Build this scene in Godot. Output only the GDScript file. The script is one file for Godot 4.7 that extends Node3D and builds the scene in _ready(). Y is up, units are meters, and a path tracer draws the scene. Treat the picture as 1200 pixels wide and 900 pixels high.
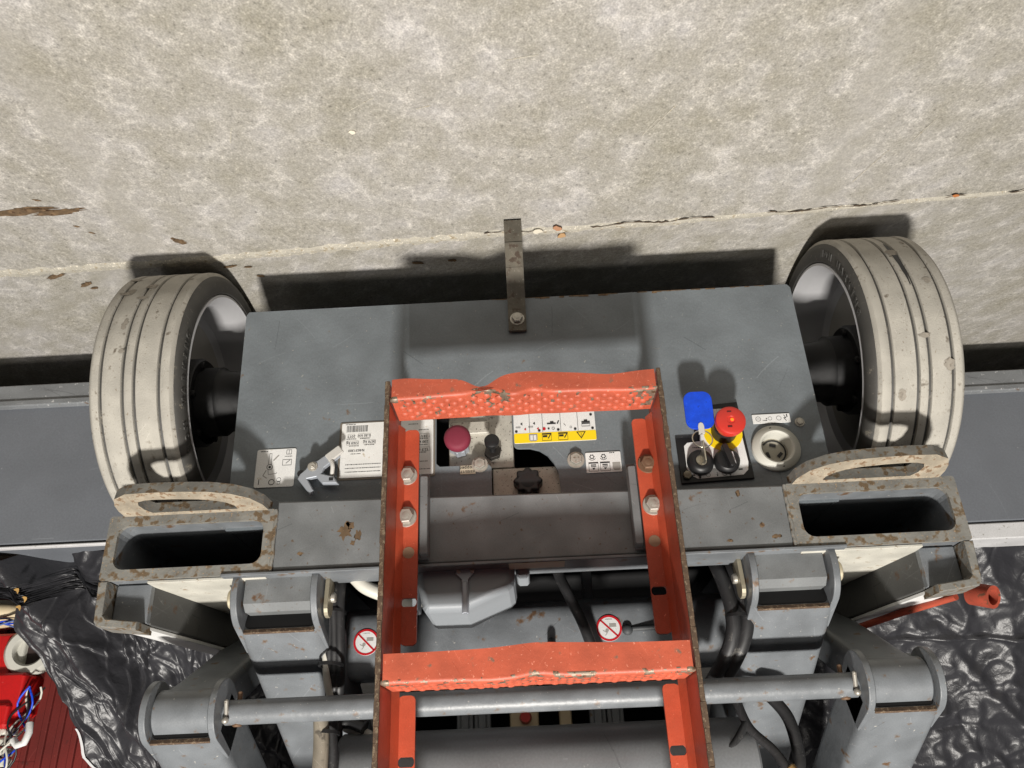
extends Node3D

# ---------------------------------------------------------------- mesh builder
class MB:
	var v := PackedVector3Array()
	var n := PackedVector3Array()
	var xf := Transform3D()

	func tri(a: Vector3, b: Vector3, c: Vector3, na: Vector3, nb: Vector3, nc: Vector3) -> void:
		var g := (b - a).cross(c - a)
		if g.length_squared() < 1e-18:
			return
		if (g.dot(na + nb + nc) > 0.0) != (xf.basis.determinant() < 0.0):
			var t := b
			b = c
			c = t
			t = nb
			nb = nc
			nc = t
		v.push_back(xf * a)
		v.push_back(xf * b)
		v.push_back(xf * c)
		n.push_back((xf.basis * na).normalized())
		n.push_back((xf.basis * nb).normalized())
		n.push_back((xf.basis * nc).normalized())

	func quad(a: Vector3, b: Vector3, c: Vector3, d: Vector3, na: Vector3, nb: Vector3, nc: Vector3, nd: Vector3) -> void:
		tri(a, b, c, na, nb, nc)
		tri(a, c, d, na, nc, nd)

	func flat4(a: Vector3, b: Vector3, c: Vector3, d: Vector3, nn: Vector3) -> void:
		quad(a, b, c, d, nn, nn, nn, nn)

	# box with chamfered edges
	func box(lo: Vector3, hi: Vector3, ch := 0.002) -> void:
		var c := (lo + hi) * 0.5
		var h := (hi - lo).abs() * 0.5
		var b := minf(ch, minf(h.x, minf(h.y, h.z)) * 0.8)
		for ax in 3:
			var u := (ax + 1) % 3
			var w := (ax + 2) % 3
			for s in [-1.0, 1.0]:
				var nn: Vector3 = Vector3.ZERO
				nn[ax] = s
				var q := []
				for k in [[-1.0, -1.0], [1.0, -1.0], [1.0, 1.0], [-1.0, 1.0]]:
					var p := c
					p[ax] += s * h[ax]
					p[u] += k[0] * (h[u] - b)
					p[w] += k[1] * (h[w] - b)
					q.append(p)
				flat4(q[0], q[1], q[2], q[3], nn)
			# edges along ax
			for s1 in [-1.0, 1.0]:
				for s2 in [-1.0, 1.0]:
					var n1 := Vector3.ZERO
					n1[u] = s1
					var n2 := Vector3.ZERO
					n2[w] = s2
					var e := []
					for s3 in [-1.0, 1.0]:
						var p1 := c
						p1[ax] += s3 * (h[ax] - b)
						p1[u] += s1 * h[u]
						p1[w] += s2 * (h[w] - b)
						var p2 := c
						p2[ax] += s3 * (h[ax] - b)
						p2[u] += s1 * (h[u] - b)
						p2[w] += s2 * h[w]
						e.append([p1, p2])
					quad(e[0][0], e[0][1], e[1][1], e[1][0], n1, n2, n2, n1)
		for sx in [-1.0, 1.0]:
			for sy in [-1.0, 1.0]:
				for sz in [-1.0, 1.0]:
					var s := Vector3(sx, sy, sz)
					var a := c + Vector3(sx * h.x, sy * (h.y - b), sz * (h.z - b))
					var d := c + Vector3(sx * (h.x - b), sy * h.y, sz * (h.z - b))
					var e2 := c + Vector3(sx * (h.x - b), sy * (h.y - b), sz * h.z)
					tri(a, d, e2, s, s, s)

	# surface of revolution: prof = [Vector2(along, radius)], axis given by a basis (x = along)
	func lathe(prof: Array, at: Vector3, along: Vector3, segs := 32, smooth := true) -> void:
		var ax := along.normalized()
		var u := ax.cross(Vector3.UP if absf(ax.y) < 0.9 else Vector3.RIGHT).normalized()
		var w := ax.cross(u)
		var m := prof.size()
		var pn := []
		for i in m - 1:
			var d: Vector2 = prof[i + 1] - prof[i]
			pn.append(Vector2(-d.y, d.x).normalized() if d.length() > 1e-9 else Vector2(0, 1))
		for i in m - 1:
			var n0: Vector2 = pn[i]
			var n1: Vector2 = pn[i]
			if smooth and i > 0 and pn[i - 1].dot(pn[i]) > 0.75:
				n0 = (pn[i - 1] + pn[i]).normalized()
			if smooth and i < m - 2 and pn[i + 1].dot(pn[i]) > 0.75:
				n1 = (pn[i + 1] + pn[i]).normalized()
			for k in segs:
				var t0 := TAU * k / segs
				var t1 := TAU * (k + 1) / segs
				var d0 := u * cos(t0) + w * sin(t0)
				var d1 := u * cos(t1) + w * sin(t1)
				var p0: Vector2 = prof[i]
				var p1: Vector2 = prof[i + 1]
				quad(at + ax * p0.x + d0 * p0.y, at + ax * p0.x + d1 * p0.y, at + ax * p1.x + d1 * p1.y, at + ax * p1.x + d0 * p1.y,
					ax * n0.x + d0 * n0.y, ax * n0.x + d1 * n0.y, ax * n1.x + d1 * n1.y, ax * n1.x + d0 * n1.y)

	func cyl(a: Vector3, b: Vector3, r: float, segs := 20, ch := 0.0015) -> void:
		var l := a.distance_to(b)
		var c := minf(ch, minf(r * 0.5, l * 0.4))
		lathe([Vector2(l, 0), Vector2(l, r - c), Vector2(l - c, r), Vector2(c, r), Vector2(0, r - c), Vector2(0, 0)].map(func(p): return p), a, b - a, segs)

	# polygon in xy extruded from z0 to z1 with a bevelled front edge; holes are cut by triangulated strips outside
	func prism(poly: PackedVector2Array, z0: float, z1: float, bev := 0.0015, smooth := false) -> void:
		var pts := poly.duplicate()
		if Geometry2D.is_polygon_clockwise(pts):
			pts.reverse()
		var m := pts.size()
		var ins := PackedVector2Array()
		var en := []
		for i in m:
			var d := (pts[(i + 1) % m] - pts[i]).normalized()
			en.append(Vector2(d.y, -d.x))
		for i in m:
			var a: Vector2 = en[(i + m - 1) % m]
			var b: Vector2 = en[i]
			var s := (a + b).normalized()
			ins.push_back(pts[i] - s * bev / maxf(s.dot(a), 0.4))
		var idx := Geometry2D.triangulate_polygon(ins)
		for i in range(0, idx.size(), 3):
			var A := ins[idx[i]]
			var B := ins[idx[i + 1]]
			var C := ins[idx[i + 2]]
			tri(Vector3(A.x, A.y, z1), Vector3(B.x, B.y, z1), Vector3(C.x, C.y, z1), Vector3.BACK, Vector3.BACK, Vector3.BACK)
			tri(Vector3(A.x, A.y, z0), Vector3(B.x, B.y, z0), Vector3(C.x, C.y, z0), Vector3.FORWARD, Vector3.FORWARD, Vector3.FORWARD)
		for i in m:
			var j := (i + 1) % m
			var e0: Vector2 = en[i]
			var e1: Vector2 = en[i]
			if smooth:
				var pa: Vector2 = en[(i + m - 1) % m]
				var pb: Vector2 = en[j]
				if pa.dot(en[i]) > 0.7:
					e0 = (pa + en[i]).normalized()
				if pb.dot(en[i]) > 0.7:
					e1 = (pb + en[i]).normalized()
			var N0 := Vector3(e0.x, e0.y, 0)
			var N1 := Vector3(e1.x, e1.y, 0)
			var P := pts[i]
			var Q := pts[j]
			var PI_ := ins[i]
			var QI := ins[j]
			quad(Vector3(P.x, P.y, z0 + bev), Vector3(Q.x, Q.y, z0 + bev), Vector3(Q.x, Q.y, z1 - bev), Vector3(P.x, P.y, z1 - bev), N0, N1, N1, N0)
			quad(Vector3(P.x, P.y, z1 - bev), Vector3(Q.x, Q.y, z1 - bev), Vector3(QI.x, QI.y, z1), Vector3(PI_.x, PI_.y, z1), N0, N1, Vector3.BACK, Vector3.BACK)
			quad(Vector3(P.x, P.y, z0 + bev), Vector3(Q.x, Q.y, z0 + bev), Vector3(QI.x, QI.y, z0), Vector3(PI_.x, PI_.y, z0), N0, N1, Vector3.FORWARD, Vector3.FORWARD)

	# ring between two loops with the same number of points (a frame, a tube end), extruded z0..z1
	func frame(outer: PackedVector2Array, inner: PackedVector2Array, z0: float, z1: float, bev := 0.0015) -> void:
		var m := outer.size()
		for i in m:
			var j := (i + 1) % m
			for zz in [[z1, Vector3.BACK], [z0, Vector3.FORWARD]]:
				var z: float = zz[0]
				flat4(Vector3(outer[i].x, outer[i].y, z), Vector3(outer[j].x, outer[j].y, z), Vector3(inner[j].x, inner[j].y, z), Vector3(inner[i].x, inner[i].y, z), zz[1])
			for lp in [[outer, 1.0], [inner, -1.0]]:
				var L: PackedVector2Array = lp[0]
				var d := (L[j] - L[i]).normalized()
				var mid := (L[i] + L[j]) * 0.5
				var nn: Vector3 = Vector3(d.y, -d.x, 0)
				var cen := Vector2.ZERO
				for q in outer:
					cen += q
				cen /= m
				if Vector2(nn.x, nn.y).dot(mid - cen) * lp[1] < 0.0:
					nn = -nn
				flat4(Vector3(L[i].x, L[i].y, z0), Vector3(L[j].x, L[j].y, z0), Vector3(L[j].x, L[j].y, z1), Vector3(L[i].x, L[i].y, z1), nn)

	func tube(pts: Array, r: float, segs := 10) -> void:
		var m := pts.size()
		var prev := []
		var u := Vector3.ZERO
		for i in m:
			var d: Vector3 = (pts[mini(i + 1, m - 1)] - pts[maxi(i - 1, 0)]).normalized()
			if i == 0:
				u = d.cross(Vector3.UP if absf(d.y) < 0.9 else Vector3.RIGHT).normalized()
			else:
				u = (u - d * u.dot(d)).normalized()
			var w := d.cross(u)
			var ring := []
			for k in segs:
				var t := TAU * k / segs
				ring.append([pts[i] + (u * cos(t) + w * sin(t)) * r, u * cos(t) + w * sin(t)])
			if i > 0:
				for k in segs:
					var k2 := (k + 1) % segs
					quad(prev[k][0], prev[k2][0], ring[k2][0], ring[k][0], prev[k][1], prev[k2][1], ring[k2][1], ring[k][1])
			if i == 0 or i == m - 1:
				var nn: Vector3 = -d if i == 0 else d
				for k in segs:
					tri(pts[i], ring[k][0], ring[(k + 1) % segs][0], nn, nn, nn)
			prev = ring

	func ball(c: Vector3, r: Vector3, rings := 6, segs := 12) -> void:
		for i in rings:
			for k in segs:
				var q := []
				for e in [[i, k], [i, k + 1], [i + 1, k + 1], [i + 1, k]]:
					var a: float = PI * e[0] / rings
					var b: float = TAU * e[1] / segs
					q.append(Vector3(sin(a) * cos(b), cos(a), sin(a) * sin(b)))
				quad(c + q[0] * r, c + q[1] * r, c + q[2] * r, c + q[3] * r, q[0] / r, q[1] / r, q[2] / r, q[3] / r)

	# ---- flat print, laid just proud of a face that looks towards +z
	func rect(x0: float, y0: float, x1: float, y1: float, z: float) -> void:
		flat4(Vector3(x0, y0, z), Vector3(x1, y0, z), Vector3(x1, y1, z), Vector3(x0, y1, z), Vector3.BACK)

	func line(a: Vector2, b: Vector2, w: float, z: float) -> void:
		var d := (b - a).normalized()
		var p := Vector2(-d.y, d.x) * w * 0.5
		flat4(Vector3(a.x + p.x, a.y + p.y, z), Vector3(b.x + p.x, b.y + p.y, z), Vector3(b.x - p.x, b.y - p.y, z), Vector3(a.x - p.x, a.y - p.y, z), Vector3.BACK)

	func ring(c: Vector2, r0: float, r1: float, z: float, a0 := 0.0, a1 := TAU, segs := 20) -> void:
		for k in segs:
			var t0 := lerpf(a0, a1, float(k) / segs)
			var t1 := lerpf(a0, a1, float(k + 1) / segs)
			var d0 := Vector2(cos(t0), sin(t0))
			var d1 := Vector2(cos(t1), sin(t1))
			var P := [c + d0 * r0, c + d0 * r1, c + d1 * r1, c + d1 * r0]
			flat4(Vector3(P[0].x, P[0].y, z), Vector3(P[1].x, P[1].y, z), Vector3(P[2].x, P[2].y, z), Vector3(P[3].x, P[3].y, z), Vector3.BACK)

	func shape(pts: Array, z: float) -> void:
		var pl := PackedVector2Array(pts)
		var idx := Geometry2D.triangulate_polygon(pl)
		for i in range(0, idx.size(), 3):
			var q := []
			for k in 3:
				q.append(Vector3(pl[idx[i + k]].x, pl[idx[i + k]].y, z))
			tri(q[0], q[1], q[2], Vector3.BACK, Vector3.BACK, Vector3.BACK)

	func outline(x0: float, y0: float, x1: float, y1: float, w: float, z: float) -> void:
		rect(x0, y0, x1, y0 + w, z)
		rect(x0, y1 - w, x1, y1, z)
		rect(x0, y0 + w, x0 + w, y1 - w, z)
		rect(x1 - w, y0 + w, x1, y1 - w, z)

	func word(s: String, at: Vector3, height: float, font: Font, depth := 0.0, turn := Basis()) -> void:
		var t := TextMesh.new()
		t.text = s
		t.font = font
		t.font_size = 32
		t.pixel_size = height / 24.0
		t.depth = depth
		t.curve_step = 4.0
		var arr := t.get_mesh_arrays()
		var vs: PackedVector3Array = arr[Mesh.ARRAY_VERTEX]
		var ns: PackedVector3Array = arr[Mesh.ARRAY_NORMAL]
		var ix = arr[Mesh.ARRAY_INDEX]
		var keep := xf
		xf = keep * Transform3D(turn, at)
		if ix == null or ix.size() == 0:
			ix = range(vs.size())
		for i in range(0, ix.size() - 2, 3):
			tri(vs[ix[i]], vs[ix[i + 1]], vs[ix[i + 2]], ns[ix[i]], ns[ix[i + 1]], ns[ix[i + 2]])
		xf = keep

	func mesh() -> ArrayMesh:
		var a := []
		a.resize(Mesh.ARRAY_MAX)
		a[Mesh.ARRAY_VERTEX] = v
		a[Mesh.ARRAY_NORMAL] = n
		var m := ArrayMesh.new()
		m.add_surface_from_arrays(Mesh.PRIMITIVE_TRIANGLES, a)
		return m

# ---------------------------------------------------------------- helpers
var M := {}
var rng := RandomNumberGenerator.new()
var sans: SystemFont
var bold: SystemFont

func rr(x0: float, y0: float, x1: float, y1: float, r: float, k := 5) -> PackedVector2Array:
	var out := PackedVector2Array()
	var rad := minf(r, minf(absf(x1 - x0), absf(y1 - y0)) * 0.5 - 1e-5)
	for c in [[x1 - rad, y0 + rad, -PI / 2], [x1 - rad, y1 - rad, 0.0], [x0 + rad, y1 - rad, PI / 2], [x0 + rad, y0 + rad, PI]]:
		for i in k:
			var t: float = c[2] + PI / 2 * i / (k - 1)
			out.push_back(Vector2(c[0] + cos(t) * rad, c[1] + sin(t) * rad))
	return out

func ngon(c: Vector2, r: float, k: int, turn := 0.0) -> PackedVector2Array:
	var out := PackedVector2Array()
	for i in k:
		out.push_back(c + Vector2.from_angle(turn + TAU * i / k) * r)
	return out

func numbered(called: String, under: Node) -> String:
	if not under.has_node(called):
		return called
	var k := 1
	while under.has_node("%s_%03d" % [called, k]):
		k += 1
	return "%s_%03d" % [called, k]

func part(called: String, b: MB, mat: Material, under: Node, label := "") -> MeshInstance3D:
	var o := MeshInstance3D.new()
	o.name = numbered(called, under)
	o.mesh = b.mesh()
	o.material_override = mat
	under.add_child(o, true)
	if label:
		o.set_meta("label", label)
	return o

func thing(called: String, label: String, category: String, group := "") -> Node3D:
	var o := Node3D.new()
	o.name = numbered(called, self)
	add_child(o, true)
	o.set_meta("label", label)
	o.set_meta("category", category)
	if group:
		o.set_meta("group", group)
	return o

func noise(sd: int, freq: float, oct := 4, type := FastNoiseLite.TYPE_SIMPLEX_SMOOTH) -> FastNoiseLite:
	var f := FastNoiseLite.new()
	f.seed = sd
	f.noise_type = type
	f.frequency = freq
	f.fractal_type = FastNoiseLite.FRACTAL_FBM if oct > 1 else FastNoiseLite.FRACTAL_NONE
	f.fractal_octaves = oct
	return f

func field(f: FastNoiseLite, size: int) -> PackedByteArray:
	var im := f.get_seamless_image(size, size, false, false, 0.1)
	im.convert(Image.FORMAT_L8)
	return im.get_data()

# painted metal: tone drift, grain, rust or bare patches with ragged edges, small chips, scratches
func worn(base: Color, drift: float, rust: Color, amount: float, chip: Color, chips: float, scratches: int, sd: int, size := 512) -> ImageTexture:
	var a := field(noise(sd, 0.008, 3), size)
	var b := field(noise(sd + 1, 0.02, 6), size)
	var c := field(noise(sd + 2, 0.25, 2), size)
	var e := field(noise(sd + 3, 0.06, 3), size)
	var px := PackedByteArray()
	px.resize(size * size * 3)
	var rt := 1.0 - amount
	var ct := 1.0 - chips
	for i in size * size:
		var fa := a[i] / 255.0
		var fb := b[i] / 255.0
		var fc := c[i] / 255.0
		var t := 1.0 + drift * (fa - 0.5) * 2.0 + 0.10 * (fc - 0.5)
		var r := base.r * t
		var g := base.g * t
		var bl := base.b * t
		var k := clampf(((fb * 0.62 + fa * 0.26 + fc * 0.12) - rt) * 9.0, 0.0, 0.92)
		if k > 0.0:
			var q := 0.65 + 0.7 * fc
			r = lerpf(r, rust.r * q, k)
			g = lerpf(g, rust.g * q, k)
			bl = lerpf(bl, rust.b * q, k)
		var h := clampf((e[i] / 255.0 * 0.8 + fc * 0.2 - ct) * 30.0, 0.0, 1.0)
		if h > 0.0:
			r = lerpf(r, chip.r, h)
			g = lerpf(g, chip.g, h)
			bl = lerpf(bl, chip.b, h)
		px[i * 3] = int(clampf(r, 0, 1) * 255)
		px[i * 3 + 1] = int(clampf(g, 0, 1) * 255)
		px[i * 3 + 2] = int(clampf(bl, 0, 1) * 255)
	var im := Image.create_from_data(size, size, false, Image.FORMAT_RGB8, px)
	var rg := RandomNumberGenerator.new()
	rg.seed = sd * 77
	for s in scratches:
		var p := Vector2(rg.randf(), rg.randf()) * size
		var d := Vector2.from_angle(rg.randf() * TAU)
		var bend := rg.randf_range(-0.006, 0.006)
		var tone := rg.randf_range(0.03, 0.10) * (1.0 if rg.randf() < 0.75 else -1.0)
		for st in int(rg.randf_range(6, 70)):
			var x := posmod(int(p.x), size)
			var y := posmod(int(p.y), size)
			var o := im.get_pixel(x, y)
			im.set_pixel(x, y, Color(clampf(o.r + tone, 0, 1), clampf(o.g + tone, 0, 1), clampf(o.b + tone, 0, 1)))
			p += d
			d = d.rotated(bend)
	return ImageTexture.create_from_image(im)

func concrete(sd: int, size: int) -> ImageTexture:
	var a := field(noise(sd, 0.004, 3), size)
	var b := field(noise(sd + 1, 0.016, 5), size)
	var c := field(noise(sd + 2, 0.3, 3), size)
	var wn := noise(sd + 3, 0.024, 1, FastNoiseLite.TYPE_CELLULAR)
	wn.cellular_return_type = FastNoiseLite.RETURN_DISTANCE2_SUB
	wn.cellular_jitter = 1.0
	wn.domain_warp_enabled = true
	wn.domain_warp_amplitude = 34.0
	wn.domain_warp_frequency = 0.03
	wn.domain_warp_fractal_octaves = 5
	wn.domain_warp_fractal_gain = 0.6
	var w := field(wn, size)
	wn.seed += 9
	wn.frequency = 0.075
	wn.domain_warp_amplitude = 18.0
	var w2 := field(wn, size)
	var sp := field(noise(sd + 4, 0.11, 2), size)
	var px := PackedByteArray()
	px.resize(size * size * 3)
	for i in size * size:
		var fa := a[i] / 255.0 - 0.5
		var fb := b[i] / 255.0 - 0.5
		var fc := c[i] / 255.0 - 0.5
		var vein := clampf((0.16 - w[i] / 255.0) * 8.0, 0.0, 1.0) * clampf(0.35 + fb * 2.4 + fa + fc, 0.0, 1.0)
		var fine := clampf((0.17 - w2[i] / 255.0) * 8.0, 0.0, 1.0) * clampf(0.45 + fb * 1.4 - fa + fc, 0.0, 1.0)
		var t := 0.615 + 0.075 * fa + 0.06 * fb + 0.17 * fc + 0.09 * (sp[i] / 255.0 - 0.5) + 0.075 * vein + 0.065 * fine
		var s := clampf((sp[i] / 255.0 * 0.75 + (fc + 0.5) * 0.25 - 0.735) * 9.0, 0.0, 1.0)
		t = lerpf(t, 0.86, s * 0.5)
		var d := clampf((0.205 - sp[i] / 255.0) * 9.0, 0.0, 1.0)
		t -= d * 0.10
		var warm := 0.035 * (fa + fb)
		px[i * 3] = int(clampf(t * 1.0, 0, 1) * 255)
		px[i * 3 + 1] = int(clampf(t * 0.976 + warm * 0.15, 0, 1) * 255)
		px[i * 3 + 2] = int(clampf(t * 0.928 + warm, 0, 1) * 255)
	return ImageTexture.create_from_image(Image.create_from_data(size, size, false, Image.FORMAT_RGB8, px))

func bump(sd: int, freq: float, oct: int, strength: float, type := FastNoiseLite.TYPE_SIMPLEX_SMOOTH) -> ImageTexture:
	var im := noise(sd, freq, oct, type).get_seamless_image(512, 512, false, false, 0.1)
	im.convert(Image.FORMAT_RGB8)
	im.bump_map_to_normal_map(strength)
	return ImageTexture.create_from_image(im)

func film_bump() -> ImageTexture:
	var f := noise(76, 0.026, 3, FastNoiseLite.TYPE_CELLULAR)
	f.cellular_return_type = FastNoiseLite.RETURN_DISTANCE2
	f.cellular_jitter = 1.0
	f.domain_warp_enabled = true
	f.domain_warp_amplitude = 22.0
	f.domain_warp_frequency = 0.02
	var im := f.get_seamless_image(512, 512, false, false, 0.1)
	im.convert(Image.FORMAT_RGB8)
	im.bump_map_to_normal_map(3.0)
	return ImageTexture.create_from_image(im)

func mat(col: Color, rough: float, metal := 0.0, tex: Texture2D = null, tile := 0.5, nrm: Texture2D = null, nscale := 0.4, spec := 0.5) -> StandardMaterial3D:
	var m := StandardMaterial3D.new()
	m.albedo_color = col
	m.roughness = rough
	m.metallic = metal
	m.metallic_specular = spec
	m.uv1_triplanar = true
	m.uv1_triplanar_sharpness = 6.0
	m.uv1_scale = Vector3.ONE / tile
	if tex:
		m.albedo_texture = tex
	if nrm:
		m.normal_enabled = true
		m.normal_texture = nrm
		m.normal_scale = nscale
	return m

# ---------------------------------------------------------------- scene
func _ready() -> void:
	rng.seed = 4711
	sans = SystemFont.new()
	sans.font_names = PackedStringArray(["Droid Sans"])
	bold = SystemFont.new()
	bold.font_names = PackedStringArray(["Droid Sans"])
	bold.font_weight = 700

	# camera: held upside down above the end of the lift, looking down at it
	var f := 941.37
	var pitch := 0.4659
	var roll := 0.0432
	var yaw := 0.0172
	var F := Vector3(sin(yaw) * cos(pitch), -sin(pitch), -cos(yaw) * cos(pitch))
	var R := Vector3(cos(yaw), 0, sin(yaw))
	var U := R.cross(F)
	var cam := Camera3D.new()
	cam.name = "camera"
	cam.transform = Transform3D(Basis(U * sin(roll) - R * cos(roll), -(U * cos(roll) + R * sin(roll)), -F), Vector3(-0.0018, 0.7875, 1.05))
	cam.fov = rad_to_deg(2.0 * atan(450.0 / f))
	cam.near = 0.05
	cam.far = 60.0
	add_child(cam)
	cam.current = true

	var env := Environment.new()
	env.background_mode = Environment.BG_COLOR
	env.background_color = Color(0.62, 0.62, 0.64)
	env.background_energy_multiplier = 0.1
	env.tonemap_mode = Environment.TONE_MAPPER_LINEAR
	env.tonemap_exposure = 1.0
	env.sdfgi_enabled = true
	env.ssao_enabled = true
	env.ssil_enabled = true
	var we := WorldEnvironment.new()
	we.name = "surroundings"
	we.environment = env
	add_child(we)

	# the hall lamp overhead, behind the photographer, and a weaker one further off
	lamp(Vector3(0.03, 3.05, 1.62), Vector3(0, 0.25, 0.0), Vector2(0.2, 0.2), 16.5, Color(1.0, 0.98, 0.95))
	lamp(Vector3(-0.1, 3.0, 2.2), Vector3(0, 0.2, 0.0), Vector2(3.6, 0.4), 2.5, Color(1.0, 0.975, 0.94))

	materials()
	floor_slabs()
	neighbours()
	sheets()
	red_machine()
	lift()
	loose_things()

func lamp(at: Vector3, to: Vector3, size: Vector2, energy: float, col: Color) -> void:
	var l := AreaLight3D.new()
	l.name = "ceiling_lamp_light"
	l.area_size = size
	l.light_energy = energy
	l.light_color = col
	l.area_range = 30.0
	l.shadow_enabled = true
	add_child(l, true)
	l.look_at_from_position(at, to, Vector3.BACK)

func materials() -> void:
	var rust := Color(0.36, 0.255, 0.175)
	M.grey = mat(Color.WHITE, 0.48, 0.0, worn(Color(0.425, 0.45, 0.468), 0.085, rust, 0.2, Color(0.6, 0.6, 0.58), 0.17, 26, 11), 0.42, bump(60, 0.08, 3, 3.0), 0.12)
	M.grey_worn = mat(Color.WHITE, 0.55, 0.0, worn(Color(0.43, 0.44, 0.445), 0.11, rust, 0.28, Color(0.36, 0.3, 0.25), 0.22, 30, 21), 0.3, bump(61, 0.04, 3, 3.0), 0.10)
	M.grey_arm = mat(Color.WHITE, 0.42, 0.0, worn(Color(0.435, 0.45, 0.465), 0.10, Color(0.38, 0.28, 0.2), 0.30, Color(0.68, 0.67, 0.64), 0.2, 40, 31), 0.3, bump(62, 0.05, 3, 3.0), 0.12)
	M.rusty = mat(Color.WHITE, 0.75, 0.0, worn(Color(0.475, 0.47, 0.45), 0.12, Color(0.37, 0.30, 0.215), 0.44, Color(0.62, 0.52, 0.4), 0.25, 30, 41), 0.16, bump(63, 0.06, 3, 4.0), 0.22)
	M.rust_edge = mat(Color.WHITE, 0.85, 0.0, worn(Color(0.34, 0.27, 0.21), 0.18, Color(0.5, 0.44, 0.36), 0.42, Color(0.2, 0.15, 0.12), 0.3, 30, 51), 0.07, bump(64, 0.1, 4, 6.0), 0.5)
	M.cream_rust = mat(Color.WHITE, 0.7, 0.0, worn(Color(0.59, 0.55, 0.485), 0.14, Color(0.46, 0.37, 0.285), 0.40, Color(0.8, 0.74, 0.62), 0.25, 20, 55), 0.12, bump(65, 0.08, 4, 6.0), 0.4)
	M.orange = mat(Color.WHITE, 0.45, 0.0, worn(Color(0.685, 0.295, 0.195), 0.07, Color(0.34, 0.26, 0.2), 0.19, Color(0.88, 0.5, 0.4), 0.19, 60, 71), 0.3, bump(66, 0.05, 3, 3.0), 0.12)
	M.orange_worn = mat(Color.WHITE, 0.52, 0.0, worn(Color(0.705, 0.335, 0.24), 0.07, Color(0.42, 0.37, 0.32), 0.30, Color(0.86, 0.55, 0.46), 0.24, 80, 81), 0.2, bump(67, 0.05, 3, 3.0), 0.15)
	M.dull_orange = mat(Color.WHITE, 0.6, 0.0, worn(Color(0.62, 0.27, 0.19), 0.1, Color(0.4, 0.24, 0.17), 0.3, Color(0.7, 0.4, 0.3), 0.2, 10, 89, 256), 0.1)
	M.bare = mat(Color.WHITE, 0.5, 0.35, worn(Color(0.52, 0.47, 0.41), 0.15, Color(0.34, 0.27, 0.2), 0.45, Color(0.75, 0.6, 0.5), 0.3, 10, 88, 256), 0.05)
	M.tread = mat(Color.WHITE, 0.9, 0.0, worn(Color(0.665, 0.65, 0.615), 0.07, Color(0.40, 0.37, 0.33), 0.32, Color(0.52, 0.48, 0.43), 0.26, 60, 91), 0.2, bump(68, 0.12, 3, 4.0), 0.2)
	M.dirt = mat(Color.WHITE, 0.95, 0.0, worn(Color(0.57, 0.545, 0.505), 0.08, Color(0.47, 0.44, 0.40), 0.4, Color(0.62, 0.59, 0.55), 0.3, 5, 97, 256), 0.05)
	M.rubber = mat(Color.WHITE, 0.6, 0.0, worn(Color(0.25, 0.245, 0.235), 0.12, Color(0.42, 0.4, 0.36), 0.3, Color(0.4, 0.38, 0.35), 0.2, 10, 101, 256), 0.2)
	M.rim = mat(Color(0.79, 0.79, 0.80), 0.4, 0.3, null, 1.0, bump(69, 0.02, 3, 2.0), 0.08)
	M.disc = mat(Color(0.66, 0.65, 0.63), 0.55, 0.1)
	M.black = mat(Color(0.085, 0.085, 0.09), 0.5, 0.0, null, 0.06, bump(70, 0.2, 3, 6.0), 0.5)
	M.black_soft = mat(Color(0.10, 0.10, 0.105), 0.45)
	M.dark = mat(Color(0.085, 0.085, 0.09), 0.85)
	M.dark_grey = mat(Color(0.24, 0.25, 0.26), 0.6)
	M.hose = mat(Color.WHITE, 0.5, 0.0, worn(Color(0.16, 0.16, 0.165), 0.2, Color(0.4, 0.39, 0.37), 0.28, Color(0.3, 0.3, 0.3), 0.2, 60, 111, 256), 0.12)
	M.white_hose = mat(Color(0.78, 0.77, 0.73), 0.5)
	M.zinc = mat(Color.WHITE, 0.42, 0.55, worn(Color(0.70, 0.685, 0.65), 0.1, Color(0.48, 0.44, 0.39), 0.32, Color(0.85, 0.83, 0.78), 0.2, 20, 121, 256), 0.06)
	M.brownbolt = mat(Color(0.48, 0.38, 0.3), 0.5, 0.4)
	M.alu = mat(Color.WHITE, 0.6, 0.25, worn(Color(0.72, 0.705, 0.665), 0.06, Color(0.36, 0.33, 0.30), 0.25, Color(0.22, 0.19, 0.16), 0.25, 40, 131, 256), 0.07)
	M.cast = mat(Color(0.63, 0.65, 0.68), 0.45, 0.35)
	M.plug = mat(Color(0.56, 0.58, 0.60), 0.5, 0.0, null, 0.1, bump(72, 0.06, 3, 3.0), 0.15)
	M.socket = mat(Color(0.74, 0.735, 0.70), 0.5)
	M.socket_in = mat(Color(0.64, 0.62, 0.57), 0.6)
	M.white = mat(Color.WHITE, 0.5, 0.0, worn(Color(0.85, 0.85, 0.845), 0.03, Color(0.6, 0.54, 0.44), 0.2, Color(0.7, 0.68, 0.62), 0.15, 10, 141, 256), 0.15)
	M.plate_white = mat(Color.WHITE, 0.5, 0.0, worn(Color(0.86, 0.86, 0.85), 0.03, Color(0.62, 0.56, 0.46), 0.23, Color(0.72, 0.69, 0.62), 0.15, 10, 151, 256), 0.1)
	M.tan = mat(Color(0.55, 0.46, 0.37), 0.7)
	M.ink = mat(Color(0.12, 0.12, 0.13), 0.6)
	M.faint = mat(Color(0.58, 0.57, 0.55), 0.6)
	M.yellow = mat(Color(0.93, 0.80, 0.06), 0.5)
	M.red_ink = mat(Color(0.72, 0.07, 0.12), 0.5)
	M.red_knob = mat(Color(0.76, 0.20, 0.16), 0.42)
	M.magenta = mat(Color(0.46, 0.13, 0.21), 0.7, 0.0, null, 0.03, bump(73, 0.2, 2, 4.0), 0.3)
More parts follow.
